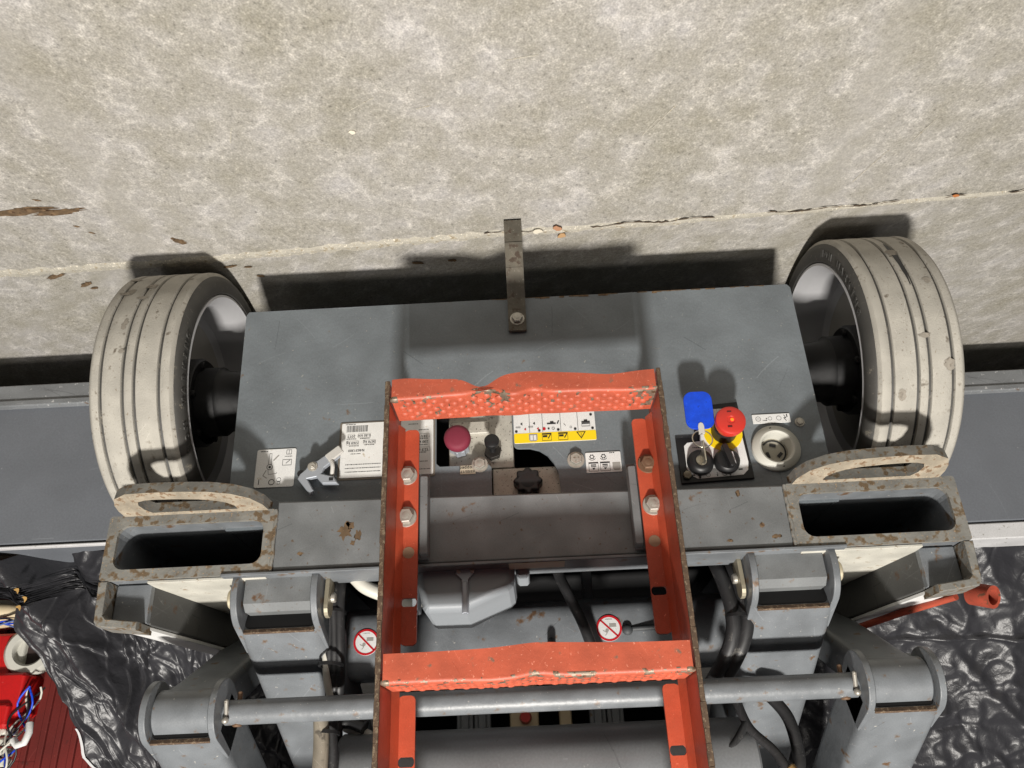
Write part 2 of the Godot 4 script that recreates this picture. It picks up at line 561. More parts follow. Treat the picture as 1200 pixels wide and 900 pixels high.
	M.blue = mat(Color.WHITE, 0.45, 0.0, worn(Color(0.03, 0.26, 0.78), 0.08, Color(0.02, 0.2, 0.62), 0.3, Color(0.25, 0.45, 0.88), 0.2, 40, 77, 256), 0.05)
	M.clear = mat(Color(0.75, 0.74, 0.72), 0.35)
	M.chrome = mat(Color(0.78, 0.76, 0.70), 0.3, 0.9)
	M.cream = mat(Color(0.80, 0.73, 0.60), 0.6)
	M.leaf = mat(Color(0.80, 0.64, 0.38), 0.8)
	M.stain = mat(Color.WHITE, 0.9, 0.0, worn(Color(0.42, 0.34, 0.25), 0.2, Color(0.3, 0.22, 0.15), 0.4, Color(0.55, 0.48, 0.38), 0.2, 5, 161, 256), 0.05)
	M.grout = mat(Color.WHITE, 0.95, 0.0, worn(Color(0.71, 0.69, 0.64), 0.06, Color(0.6, 0.55, 0.46), 0.35, Color(0.9, 0.87, 0.8), 0.3, 5, 171, 256), 0.09, bump(74, 0.06, 4, 8.0), 0.7)
	M.crack = mat(Color(0.36, 0.31, 0.26), 1.0)
	M.shell_red = mat(Color.WHITE, 0.5, 0.0, worn(Color(0.70, 0.07, 0.075), 0.06, Color(0.3, 0.1, 0.08), 0.2, Color(0.8, 0.3, 0.28), 0.15, 20, 181, 256), 0.3)
	M.deep_red = mat(Color.WHITE, 0.7, 0.0, worn(Color(0.42, 0.12, 0.10), 0.12, Color(0.25, 0.1, 0.08), 0.3, Color(0.5, 0.2, 0.16), 0.2, 20, 191, 256), 0.3)
	M.skirt = mat(Color.WHITE, 0.5, 0.0, worn(Color(0.415, 0.43, 0.455), 0.04, Color(0.5, 0.5, 0.49), 0.16, Color(0.62, 0.62, 0.62), 0.14, 26, 201), 0.6, bump(75, 0.03, 3, 2.0), 0.1)
	M.rim_steel = mat(Color.WHITE, 0.45, 0.1, worn(Color(0.50, 0.51, 0.52), 0.08, Color(0.35, 0.25, 0.18), 0.24, Color(0.75, 0.75, 0.75), 0.25, 90, 211, 256), 0.25)
	M.white_edge = mat(Color.WHITE, 0.6, 0.0, worn(Color(0.78, 0.78, 0.785), 0.06, Color(0.5, 0.48, 0.45), 0.22, Color(0.6, 0.59, 0.57), 0.22, 20, 213, 256), 0.2)
	var film := mat(Color(0.19, 0.19, 0.205), 0.42, 0.0, null, 0.3, film_bump(), 1.0, 0.55)
	M.film = film
	var c1 := concrete(301, 1024)
	M.slab = mat(Color.WHITE, 0.82, 0.0, c1, 1.05, bump(77, 0.12, 3, 3.0), 0.22)
	M.slab.detail_enabled = true
	M.slab.detail_blend_mode = BaseMaterial3D.BLEND_MODE_MUL
	M.slab.detail_uv_layer = BaseMaterial3D.DETAIL_UV_1
	M.slab_far = mat(Color(0.98, 0.98, 0.98), 0.82, 0.0, c1, 0.9, bump(78, 0.08, 3, 3.0), 0.25)
	M.slab_far.uv1_scale = Vector3(0.95, 1.0, 1.5)
	M.slab.detail_enabled = false

# ---------------------------------------------------------------- the floor
func joint_z(x: float) -> float:
	return 0.016 - 0.043 * x + 0.0025 * sin(x * 7.0 + 1.0)

func floor_slabs() -> void:
	var root := Node3D.new()
	root.name = "floor"
	add_child(root)
	root.set_meta("kind", "structure")
	root.set_meta("label", "worn beige concrete floor with a joint running across it")
	var xs := []
	for i in 61:
		xs.append(-12.0 + i * 0.4 if false else lerpf(-1.6, 1.6, i / 60.0))
	var near := PackedVector2Array([Vector2(-12, 0.53)])
	var far := PackedVector2Array([Vector2(-12, 0.526)])
	for x in xs:
		near.push_back(Vector2(x, joint_z(x) + 0.004))
	for x in xs:
		far.push_back(Vector2(x, joint_z(x) - 0.004))
	near.append_array([Vector2(12, -0.50), Vector2(12, 9), Vector2(-12, 9)])
	far.append_array([Vector2(12, -0.504), Vector2(12, -12), Vector2(-12, -12)])
	var b := MB.new()
	b.xf = Transform3D(Basis(Vector3.RIGHT, Vector3.BACK, Vector3.DOWN), Vector3.ZERO)   # polygon y becomes world z, extrusion goes down
	b.prism(near, 0.0, 0.12, 0.0015)
	part("slab", b, M.slab, root)
	# the far slab carries diagonal trowel sweeps: its own axes are turned against the room
	var turn := Basis(Vector3.UP, 0.62)
	b = MB.new()
	b.xf = Transform3D(turn.inverse(), Vector3.ZERO) * Transform3D(Basis(Vector3.RIGHT, Vector3.BACK, Vector3.DOWN), Vector3.ZERO)
	b.prism(far, 0.0015, 0.12, 0.0015)
	var fs := part("slab", b, M.slab_far, root)
	fs.basis = turn
	# filler in the joint: ragged, slightly proud, thinning out towards the right wheel
	b = MB.new()
	var prev := []
	for i in 321:
		var x := lerpf(1.6, -1.6, i / 320.0)
		var w := 0.0115 if x > -0.05 else lerpf(0.0105, 0.0055, clampf((-0.05 - x) / 0.5, 0, 1))
		var z0 := joint_z(x) - w * rng.randf_range(0.55, 1.15)
		var z1 := joint_z(x) + w * rng.randf_range(0.55, 1.15)
		var h := 0.0012 + rng.randf() * 0.0022
		var row := [Vector3(x, -0.004, z0), Vector3(x, h * 0.8, z0 + 0.0022), Vector3(x, h, (z0 + z1) * 0.5 + rng.randf_range(-0.002, 0.002)), Vector3(x, h * 0.7, z1 - 0.0022), Vector3(x, -0.004, z1)]
		if i > 0:
			for k in 4:
				b.flat4(prev[k], prev[k + 1], row[k + 1], row[k], Vector3(0, 1, (k - 1.5) * 0.35).normalized())
		prev = row
	part("joint_filler", b, M.grout, root)
	b = MB.new()
	prev = []
	for i in 261:
		var x := lerpf(0.05, -1.5, i / 260.0)
		var on := sin(x * 21.0) + sin(x * 47.0 + 2.0) * 0.8 > -0.35
		var z := joint_z(x) + 0.0075 + 0.0025 * sin(x * 61.0) + rng.randf_range(-0.0012, 0.0012)
		var w := rng.randf_range(0.0003, 0.0017) if on else 0.0
		var row := [Vector3(x, 0.0042, z - w), Vector3(x, 0.0042, z + w)]
		if i > 0:
			b.flat4(prev[0], prev[1], row[1], row[0], Vector3.UP)
		prev = row
	part("crack", b, M.crack, root)
	# stains with ragged outlines
	var spots := [[Vector2(0.735, 0.132), 0.075, 0.0085, -0.06], [Vector2(0.672, 0.127), 0.042, 0.0065, -0.08], [Vector2(0.70, 0.138), 0.03, 0.004, 0.05], [Vector2(0.527, 0.042), 0.012, 0.0065, 0.5], [Vector2(0.535, 0.05), 0.004, 0.003, 0.0], [Vector2(0.765, -0.032), 0.022, 0.005, -0.35],
		[Vector2(0.728, -0.060), 0.014, 0.006, -0.5], [Vector2(0.72, -0.072), 0.008, 0.003, -0.2], [Vector2(0.433, -0.062), 0.007, 0.0035, 0.2], [Vector2(0.165, -0.049), 0.011, 0.004, 0.2], [Vector2(0.107, -0.047), 0.009, 0.004, 0.1], [Vector2(0.473, -0.031), 0.014, 0.003, -0.15],
		[Vector2(0.445, -0.035), 0.007, 0.0025, 0.0], [Vector2(0.665, 0.092), 0.005, 0.002, 0.4], [Vector2(0.65, 0.075), 0.005, 0.002, 0.5], [Vector2(0.69, 0.155), 0.006, 0.002, 0.3]]
	for s in spots:
		b = MB.new()
		var pl := []
		var m := 26
		for k in m:
			var t := TAU * k / m
			var r := rng.randf_range(0.62, 1.12)
			var q := Vector2(cos(t) * s[1] * r, sin(t) * s[2] * r).rotated(s[3])
			pl.append(s[0] + q)
		var idx := Geometry2D.triangulate_polygon(PackedVector2Array(pl))
		for i in range(0, idx.size(), 3):
			var q := []
			for k in 3:
				q.append(Vector3(pl[idx[i + k]].x, 0.0008, pl[idx[i + k]].y))
			b.tri(q[0], q[1], q[2], Vector3.UP, Vector3.UP, Vector3.UP)
		part("stain", b, M.stain, root)
	# pale scrapes and scuffs
	var scr := [[0.19, 0.30, 0.045, 0.5], [0.26, 0.235, 0.03, -0.4], [-0.205, 0.25, 0.05, 1.0], [-0.19, 0.235, 0.04, 1.05], [0.11, 0.29, 0.02, 0.2], [0.37, 0.26, 0.03, 1.2], [-0.02, 0.36, 0.04, 0.15], [-0.52, 0.13, 0.07, 1.15], [-0.57, 0.20, 0.05, 1.2]]
	for s in scr:
		b = MB.new()
		var d := Vector3(cos(s[3]), 0, -sin(s[3]))
		var w := Vector3(-d.z, 0, d.x)
		var c := Vector3(s[0], 0.0007, s[1])
		for k in 10:
			var a: Vector3 = c + d * s[2] * (k / 10.0 - 0.5)
			var e: Vector3 = c + d * s[2] * ((k + 1) / 10.0 - 0.5)
			var wa := 0.0009 * rng.randf_range(0.3, 1.3)
			var wb := 0.0009 * rng.randf_range(0.3, 1.3)
			b.flat4(a - w * wa, a + w * wb, e + w * wb, e - w * wa, Vector3.UP)
		part("scrape", b, M.grout, root)

# ---------------------------------------------------------------- grey skirts of the machines either side
func neighbours() -> void:
	for side in [[1.0, -0.24, 0.64, 2.6, -0.02, "wide grey steel side panel behind the left wheel, folded rim below"], [-1.0, -0.385, 0.60, 2.6, -0.02, "wide grey steel side panel behind the right wheel, scuffed, white batten on top"]]:
		var t := thing("steel_side_panel", side[5], "panel", "grey steel panels standing either side of the lift")
		t.position = Vector3(side[0] * side[2], 0, side[1])
		var s: float = side[0]
		var L: float = side[3]
		var b := MB.new()
		b.box(Vector3(minf(0, s * L), 0.135, -0.5), Vector3(maxf(0, s * L), 0.392, 0.0), 0.004)
		part("sheet", b, M.skirt, t)
		for q in [[0.40, 0.345, 0.10, 0.06], [0.52, 0.26, 0.05, 1.4], [0.47, 0.30, 0.03, 1.5], [0.38, 0.225, 0.02, -0.4], [0.56, 0.19, 0.12, 0.03]]:
			b = MB.new()
			var prev := []
			for k in 9:
				var u: float = q[2] * (k / 8.0)
				var w: float = 0.0011 * sin(PI * clampf(k / 8.0, 0.05, 0.95)) * rng.randf_range(0.5, 1.3)
				var p := Vector2(q[0] + u * cos(q[3]), q[1] + u * sin(q[3]))
				var nv := Vector2(-sin(q[3]), cos(q[3])) * w
				var row := [Vector3(s * (p.x - nv.x), p.y - nv.y, 0.0004), Vector3(s * (p.x + nv.x), p.y + nv.y, 0.0004)]
				if k > 0:
					b.flat4(prev[0], prev[1], row[1], row[0], Vector3.BACK)
				prev = row
			part("scrape", b, M.faint, t)
		b = MB.new()
		b.box(Vector3(minf(0, s * L), 0.093, -0.5), Vector3(maxf(0, s * L), 0.132, 0.008), 0.003)
		b.box(Vector3(minf(0, s * L), 0.125, -0.48), Vector3(maxf(0, s * L), 0.139, 0.013), 0.004)
		part("rim", b, M.rim_steel, t)
		b = MB.new()
		var top := 0.3985 if s > 0 else 0.424
		b.box(Vector3(minf(0, s * L), 0.394 if s < 0 else 0.3945, -0.06 if s < 0 else -0.010), Vector3(maxf(0, s * L), top, 0.002), 0.003)
		part("batten", b, M.white_edge, t)
		for k in 3:
			b = MB.new()
			b.box(Vector3(s * (0.6 + k * 0.8) - 0.03, 0.0, -0.45), Vector3(s * (0.6 + k * 0.8) + 0.03, 0.095, -0.39), 0.003)
			part("foot", b, M.dark_grey, t)

# ---------------------------------------------------------------- crumpled black plastic
func crinkle(p: Vector2, n1: FastNoiseLite, n2: FastNoiseLite, n3: FastNoiseLite) -> float:
	var a := 1.0 - absf(n1.get_noise_2d(p.x, p.y)) * 2.0
	var b := 1.0 - absf(n2.get_noise_2d(p.x, p.y)) * 2.0
	return a * 0.012 + b * 0.004 + n3.get_noise_2d(p.x, p.y) * 0.02

func sheets() -> void:
	var n1 := noise(501, 5.0, 1)
	var n2 := noise(502, 13.0, 2)
	var n3 := noise(503, 2.2, 2)
	for s in [1.0, -1.0]:
		var t := thing("plastic_sheet", "crumpled black plastic sheet draped up behind the left wheel beside the red machine" if s > 0 else "crumpled black plastic sheet draped behind the right wheel and orange bar", "plastic sheet", "black plastic sheets around the lift")
		var z0 := -0.30 if s > 0 else -0.44
		t.position = Vector3(s * 0.8, 0.39, z0)
		var W := 380
		var H := 280
		var fold := PackedFloat32Array()
		fold.resize((W + 1) * (H + 1))
		for q in 420:
			var big := q < 24
			var c := Vector2(rng.randf() * W, rng.randf() * H)
			var d := Vector2.from_angle(rng.randf() * PI)
			var ln := rng.randf_range(50, 150) if big else rng.randf_range(6, 42)
			var wd := rng.randf_range(3.0, 7.0) if big else rng.randf_range(1.6, 4.5)
			var am := rng.randf_range(0.004, 0.009) * (1.0 if rng.randf() < 0.6 else -1.0) * (1.0 if big else 0.55)
			var ext := Vector2(absf(d.x) * ln + wd, absf(d.y) * ln + wd)
			for j in range(maxi(0, int(c.y - ext.y)), mini(H, int(c.y + ext.y)) + 1):
				for i in range(maxi(0, int(c.x - ext.x)), mini(W, int(c.x + ext.x)) + 1):
					var e := Vector2(i, j) - c
					var along := absf(e.dot(d)) / ln
					var off := absf(e.x * d.y - e.y * d.x) / wd
					if along < 1.0 and off < 1.0:
						fold[j * (W + 1) + i] += am * (1.0 - off) * (1.0 - along * along)
		var grid := []
		for j in H + 1:
			var row := []
			var fv := float(j) / H
			for i in W + 1:
				var fu := float(i) / W
				var y := 0.39 + fv * 0.75
				var xin := 0.42
				var xout := 1.75
				if s > 0:
					# free edge that leans in beside the red machine
					xout = 1.5 if y < 0.425 else lerpf(1.5, 0.90, clampf((y - 0.425) / 0.03, 0, 1)) - clampf((y - 0.49) / 0.3, 0, 1.5) * 0.14
					xout += 0.005 * sin(y * 29.0) + 0.003 * sin(y * 91.0)
				var x := lerpf(xin, xout, fu)
				var z := z0 - fv * 0.50
				var h := crinkle(Vector2(x * s * 1.0 + (0.0 if s > 0 else 7.0), y * 1.2), n1, n2, n3)
				h += fold[j * (W + 1) + i]
				if s > 0:
					# a standing fold runs down from the upper corner
					var lx := 0.865 - (y - 0.45) * 0.75
					h += 0.035 * exp(-pow((x - lx) / 0.022, 2.0)) - 0.05 * exp(-pow((x - lx + 0.06) / 0.03, 2.0))
					h += 0.02 * exp(-pow((y - 0.56 - (0.72 - x) * 0.6) / 0.012, 2.0)) * clampf((0.78 - x) * 12.0, 0, 1)
				else:
					h += 0.012 * exp(-pow((y - 0.565) / 0.004, 2.0))
				row.append(Vector3(s * x - s * 0.8, y + h * 0.55 - 0.39, z + h * 0.85 - z0))
			grid.append(row)
		var st := SurfaceTool.new()
		st.begin(Mesh.PRIMITIVE_TRIANGLES)
		for j in H + 1:
			for i in W + 1:
				st.add_vertex(grid[j][i])
		for j in H:
			for i in W:
				var a := j * (W + 1) + i
				var c := a + W + 1
				if s > 0:
					for k in [a, c, a + 1, a + 1, c, c + 1]:
						st.add_index(k)
				else:
					for k in [a, a + 1, c, a + 1, c + 1, c]:
						st.add_index(k)
		st.generate_normals()
		var o := MeshInstance3D.new()
		o.name = "film"
		o.mesh = st.commit()
		o.material_override = M.film
		t.add_child(o, true)
		if s > 0:
			# white hem along the free edge, with an eyelet
			var b := MB.new()
			for j in range(100, H):
				var p: Vector3 = grid[j][W]
				var q: Vector3 = grid[j + 1][W]
				var w0 := clampf((j - 100) / 120.0, 0.0, 1.0) * 0.013 + 0.0008
				var w1 := clampf((j - 99) / 120.0, 0.0, 1.0) * 0.013 + 0.0008
				b.flat4(p + Vector3(-0.002, 0, 0.004), q + Vector3(-0.002, 0, 0.004), q + Vector3(w1, 0.0, 0.006), p + Vector3(w0, 0.0, 0.006), Vector3(0, 0.4, 0.9))
			part("hem", b, M.white_edge, t)
			b = MB.new()
			var e: Vector3 = grid[140][W]
			b.xf = Transform3D(Basis(), e + Vector3(0.008, 0, 0.009))
			b.ring(Vector2.ZERO, 0.0, 0.0045, 0.0)
			part("eyelet", b, M.ink, t)

# ---------------------------------------------------------------- red machine in the corner
func red_machine() -> void:
	var t := thing("red_machine", "red painted machine with a grey round port and loose wires beside the black sheet", "machine")
	t.position = Vector3(0.95, 0.405, -0.42)
	var o := Vector3(0.95, 0.405, -0.42)
	var b := MB.new()
	b.xf = Transform3D(Basis(), -o)
	b.box(Vector3(0.80, 0.40, -0.60), Vector3(1.5, 0.95, -0.56), 0.004)
	for k in 14:
		b.box(Vector3(0.805 + k * 0.03, 0.41, -0.561), Vector3(0.817 + k * 0.03, 0.94, -0.553), 0.002)
	part("back_panel", b, M.deep_red, t)
	b = MB.new()
	b.xf = Transform3D(Basis(), -o)
	b.box(Vector3(0.925, 0.505, -0.46), Vector3(1.4, 0.64, -0.40), 0.006)
	b.box(Vector3(0.885, 0.575, -0.45), Vector3(1.4, 0.645, -0.385), 0.006)
	b.box(Vector3(0.895, 0.625, -0.45), Vector3(1.4, 0.665, -0.375), 0.006)
	part("housing", b, M.shell_red, t)
	b = MB.new()
	b.xf = Transform3D(Basis(), -o)
	b.lathe([Vector2(0.0, 0.041), Vector2(0.028, 0.041), Vector2(0.035, 0.036), Vector2(0.035, 0.026), Vector2(0.03, 0.023), Vector2(0.0, 0.022)], Vector3(0.905, 0.536, -0.43), Vector3(-0.25, 0.05, 1.0), 32)
	b.box(Vector3(0.91, 0.505, -0.45), Vector3(0.965, 0.575, -0.405), 0.006)
	part("port_ring", b, M.socket, t)
	b = MB.new()
	b.xf = Transform3D(Basis(), -o)
	b.lathe([Vector2(0.012, 0.0), Vector2(0.012, 0.023), Vector2(0.0, 0.023)], Vector3(0.905, 0.536, -0.43), Vector3(-0.25, 0.05, 1.0), 24)
	part("port_core", b, mat(Color(0.16, 0.1, 0.09), 0.6), t)
	b = MB.new()
	b.xf = Transform3D(Basis(), -o)
	b.ball(Vector3(0.99, 0.468, -0.42), Vector3(0.085, 0.026, 0.05), 10, 20)
	part("cushion", b, M.cream, t, "cream padded end above the port")
	for k in 5:
		b = MB.new()
		b.xf = Transform3D(Basis(), -o)
		var pts := []
		for i in 15:
			var u := i / 14.0
			pts.append(Vector3(1.02 - u * 0.14, 0.488 + 0.005 * sin(u * 9.0 + k * 1.7) + k * 0.002, -0.375 + 0.006 * cos(u * 7.0 + k)))
		b.tube(pts, 0.0016, 6)
		part("wire", b, M.blue if k % 2 else mat(Color(0.35, 0.42, 0.6), 0.5), t)
	for k in 6:
		b = MB.new()
		b.xf = Transform3D(Basis(), -o)
		var pts := []
		for i in 17:
			var u := i / 16.0
			pts.append(Vector3(0.868 + 0.03 * u + 0.014 * sin(u * 8.0 + k), 0.60 + u * 0.14, -0.39 + 0.012 * cos(u * 6.0 + k * 2.0)))
		b.tube(pts, 0.0018, 6)
		part("wire", b, [M.blue, M.white_hose, M.black_soft][k % 3], t)
	b = MB.new()
	b.xf = Transform3D(Basis(), -o)
	for k in 5:
		b.box(Vector3(0.896, 0.662 + k * 0.016, -0.42), Vector3(0.96, 0.675 + k * 0.016, -0.395), 0.002)
		b.cyl(Vector3(0.905, 0.669 + k * 0.016, -0.398), Vector3(0.905, 0.669 + k * 0.016, -0.388), 0.005, 12)
	part("terminal_block", b, M.white_hose, t)
	b = MB.new()
	b.xf = Transform3D(Basis(), -o)
	b.tube([Vector3(0.85, 0.66, -0.37), Vector3(0.845, 0.675, -0.365), Vector3(0.85, 0.69, -0.365), Vector3(0.862, 0.693, -0.367), Vector3(0.872, 0.684, -0.37)], 0.006, 8)
	part("connector", b, M.white, t)

# ---------------------------------------------------------------- the scissor lift
func bolt(under: Node, at: Vector3, r: float, m: Material, washer := true) -> void:
	var b := MB.new()
	if washer:
		b.lathe([Vector2(0.0018, r * 0.5), Vector2(0.0018, r * 1.28), Vector2(0.0, r * 1.34)], at, Vector3.BACK, 24)
	b.xf = Transform3D(Basis(), at)
	b.prism(ngon(Vector2.ZERO, r, 6, at.x * 40.0), 0.0015, 0.0015 + r * 0.7, r * 0.16)
	b.xf = Transform3D()
	b.lathe([Vector2(0.0019 + r * 0.7, 0.0), Vector2(0.0019 + r * 0.7, r * 0.4), Vector2(0.0013 + r * 0.7, r * 0.52)], at, Vector3.BACK, 18)
	part("bolt", b, m, under)

func lift() -> void:
	var t := thing("scissor_lift", "grey scissor lift chassis end with orange access ladder and pale tyres", "scissor lift")
	chassis(t)
	for s in [1.0, -1.0]:
		wheel(t, s)
		pocket(t, s)
		arms(t, s)
	cover_fittings(t)
	labels(t)
	controls(t)
	ladder(t)
	works(t)

func chassis(t: Node3D) -> void:
	# front cover plate with its cut-out
	var o := PackedVector2Array([Vector2(-0.412, 0.112), Vector2(0.419, 0.112), Vector2(0.423, 0.118), Vector2(0.414, 0.46), Vector2(0.05, 0.46), Vector2(0.05, 0.387), Vector2(0.054, 0.383), Vector2(0.122, 0.383), Vector2(0.127, 0.378), Vector2(0.127, 0.302), Vector2(0.123, 0.298), Vector2(0.022, 0.298), Vector2(0.018, 0.302), Vector2(0.018, 0.350)])
	for k in 5:
		var a := PI / 2 * k / 4.0
		o.push_back(Vector2(0.010 + 0.008 * cos(a), 0.3525 + 0.008 * sin(a)))
	for q in [Vector2(-0.005, 0.361), Vector2(-0.018, 0.365), Vector2(-0.029, 0.373), Vector2(-0.037, 0.385), Vector2(-0.043, 0.40), Vector2(-0.046, 0.46)]:
		o.push_back(q)
	# round hole for the power inlet, reached through a hair-thin slit
	o.push_back(Vector2(-0.3454, 0.46))
	for k in 33:
		var a := lerpf(PI / 2 - 0.006, PI / 2 - TAU + 0.006, k / 32.0)
		o.push_back(Vector2(-0.3455 + 0.0225 * cos(a), 0.381 + 0.0225 * sin(a)))
	for q in [Vector2(-0.3456, 0.46), Vector2(-0.416, 0.46), Vector2(-0.4165, 0.118)]:
		o.push_back(q)
	var b := MB.new()
	b.prism(o, -0.006, 0.0, 0.00001)
	var cover := part("front_cover", b, M.grey, t)
	b = MB.new()
	for i in 46:
		var sx := rng.randf_range(-0.40, 0.40)
		var sy := rng.randf_range(0.12, 0.31)
		b.ring(Vector2(sx, sy), 0.0, rng.randf_range(0.0004, 0.0011), 0.0003, 0, TAU, 7)
	for q in [[-0.17, 0.245, 0.055, 0.1], [0.10, 0.262, 0.09, 0.02], [-0.21, 0.205, 0.02, 0.6], [0.02, 0.225, 0.012, 1.5]]:
		for k in 14:
			var u: float = q[2] * k / 14.0
			var p := Vector2(q[0] + u * cos(q[3]), q[1] + u * sin(q[3]) + 0.004 * sin(k * 0.35))
			b.line(p, p + Vector2(cos(q[3]), sin(q[3])) * q[2] / 16.0, 0.0004, 0.0003)
	var specks := part("paint_specks", b, M.faint, cover)
	specks.set_meta("kind", "stuff")
	# returned edges of the cover and the tray behind it
	b = MB.new()
	for s in [1.0, -1.0]:
		var x: float = 0.4165 * s
		b.box(Vector3(minf(x - s * 0.004, x), 0.115, -0.20), Vector3(maxf(x - s * 0.004, x), 0.458, -0.0065), 0.001)
	b.box(Vector3(-0.41, 0.1135, -0.6), Vector3(0.41, 0.1165, -0.0065), 0.001)
	part("cover_flange", b, M.grey, cover)
	b = MB.new()
	b.box(Vector3(-0.40, 0.12, -1.85), Vector3(0.40, 0.30, -0.35), 0.006)
	b.box(Vector3(-0.41, 0.30, -1.85), Vector3(0.41, 0.44, -0.075), 0.006)
	b.box(Vector3(-0.41, 0.12, -0.35), Vector3(0.41, 0.2, -0.3), 0.004)
	part("chassis_box", b, M.dark, t)
	b = MB.new()
	b.box(Vector3(-0.42, 0.44, -1.25), Vector3(0.42, 1.1, -1.2), 0.004)
	part("rear_guard", b, M.dark, t)
	b = MB.new()
	b.box(Vector3(-0.39, 1.15, -1.85), Vector3(0.39, 1.19, 0.06), 0.004)
	part("platform_deck", b, M.dark_grey, t)
	# cross member in front, over the cover
	b = MB.new()
	b.prism(PackedVector2Array([Vector2(-0.336, 0.4435), Vector2(0.336, 0.4325), Vector2(0.336, 0.527), Vector2(-0.336, 0.527)]), -0.02, 0.03, 0.003)
	var cross := part("cross_member", b, M.grey_worn, t)
	b = MB.new()
	b.box(Vector3(-0.40, 0.5272, -0.03), Vector3(0.40, 0.5315, 0.0345), 0.0012)
	part("top_lip", b, M.grey_arm, cross)
	# weld runs where it meets the pockets
	for sx in [1.0, -1.0]:
		b = MB.new()
		var run := []
		for i in 25:
			run.append(Vector3(0.3365 * sx + rng.randf_range(-0.0008, 0.0008), lerpf(0.444, 0.526, i / 24.0), 0.0298 + rng.randf_range(-0.0004, 0.0006)))
		b.tube(run, 0.0026, 8)
		part("weld", b, M.rusty, t)
	for q in [[0.243, 0.478, 0.010, 0.013], [0.236, 0.470, 0.007, 0.006], [0.226, 0.485, 0.005, 0.008], [0.232, 0.494, 0.004, 0.004], [0.30, 0.505, 0.004, 0.003], [-0.30, 0.497, 0.004, 0.004], [-0.275, 0.452, 0.003, 0.005], [-0.315, 0.512, 0.007, 0.003], [-0.255, 0.515, 0.005, 0.002], [0.19, 0.515, 0.006, 0.003]]:
		b = MB.new()
		var pl := PackedVector2Array()
		for k in 22:
			var a := TAU * k / 22.0
			var r := rng.randf_range(0.45, 1.15)
			pl.push_back(Vector2(q[0] + cos(a) * q[2] * r, q[1] + sin(a) * q[3] * r))
		b.prism(pl, 0.0299, 0.0302, 0.00002)
		part("bare_patch", b, M.stain, cross)
	b = MB.new()
	for i in 60:
		var x := lerpf(0.05, -0.40, i / 60.0)
		if rng.randf() < 0.62:
			var h := rng.randf_range(0.0006, 0.0026) * (1.6 if absf(x + 0.12) < 0.1 else 0.8)
			b.rect(x - 0.0075, 0.1119, x, 0.1119 + h, 0.0003)
	var rline := part("rust_line", b, M.stain, cover)
	rline.set_meta("kind", "stuff")
	# bumper strap: bolted to the cover, bent forwards to the floor
	b = MB.new()
	var path := [Vector3(0, 0.172, 0.003), Vector3(0, 0.128, 0.004), Vector3(0, 0.115, 0.006), Vector3(0, 0.075, 0.030), Vector3(0, 0.04, 0.046), Vector3(0, 0.004, 0.052)]
	for i in path.size() - 1:
		var p: Vector3 = path[i]
		var q: Vector3 = path[i + 1]
		var d := (q - p).normalized()
		var nn: Vector3 = Vector3(0, d.z, -d.y) * -1.0
		if nn.z < 0:
			nn = -nn
		for side in [[0.0035, 1.0], [-0.0015, -1.0]]:
			var off: Vector3 = nn * side[0]
			b.flat4(p + off + Vector3(-0.0135, 0, 0), p + off + Vector3(0.0135, 0, 0), q + off + Vector3(0.0135, 0, 0), q + off + Vector3(-0.0135, 0, 0), nn * side[1])
		for s in [1.0, -1.0]:
			var e := Vector3(0.0135 * s, 0, 0)
			b.flat4(p + e + nn * 0.0035, p + e - nn * 0.0015, q + e - nn * 0.0015, q + e + nn * 0.0035, Vector3(s, 0, 0))
	b.box(Vector3(-0.0135, 0.170, 0.0015), Vector3(0.0135, 0.1735, 0.0065), 0.001)
	b.xf = Transform3D(Basis(), Vector3(0.004, 0, 0))
	var strap := part("bumper_strap", b, M.rust_edge if false else mat(Color.WHITE, 0.7, 0.1, worn(Color(0.36, 0.34, 0.30), 0.15, Color(0.27, 0.22, 0.18), 0.4, Color(0.5, 0.48, 0.44), 0.25, 40, 221, 256), 0.09), t)
	strap.position.x = 0.004
	bolt(strap, Vector3(0, 0.153, 0.0062), 0.0085, M.zinc)

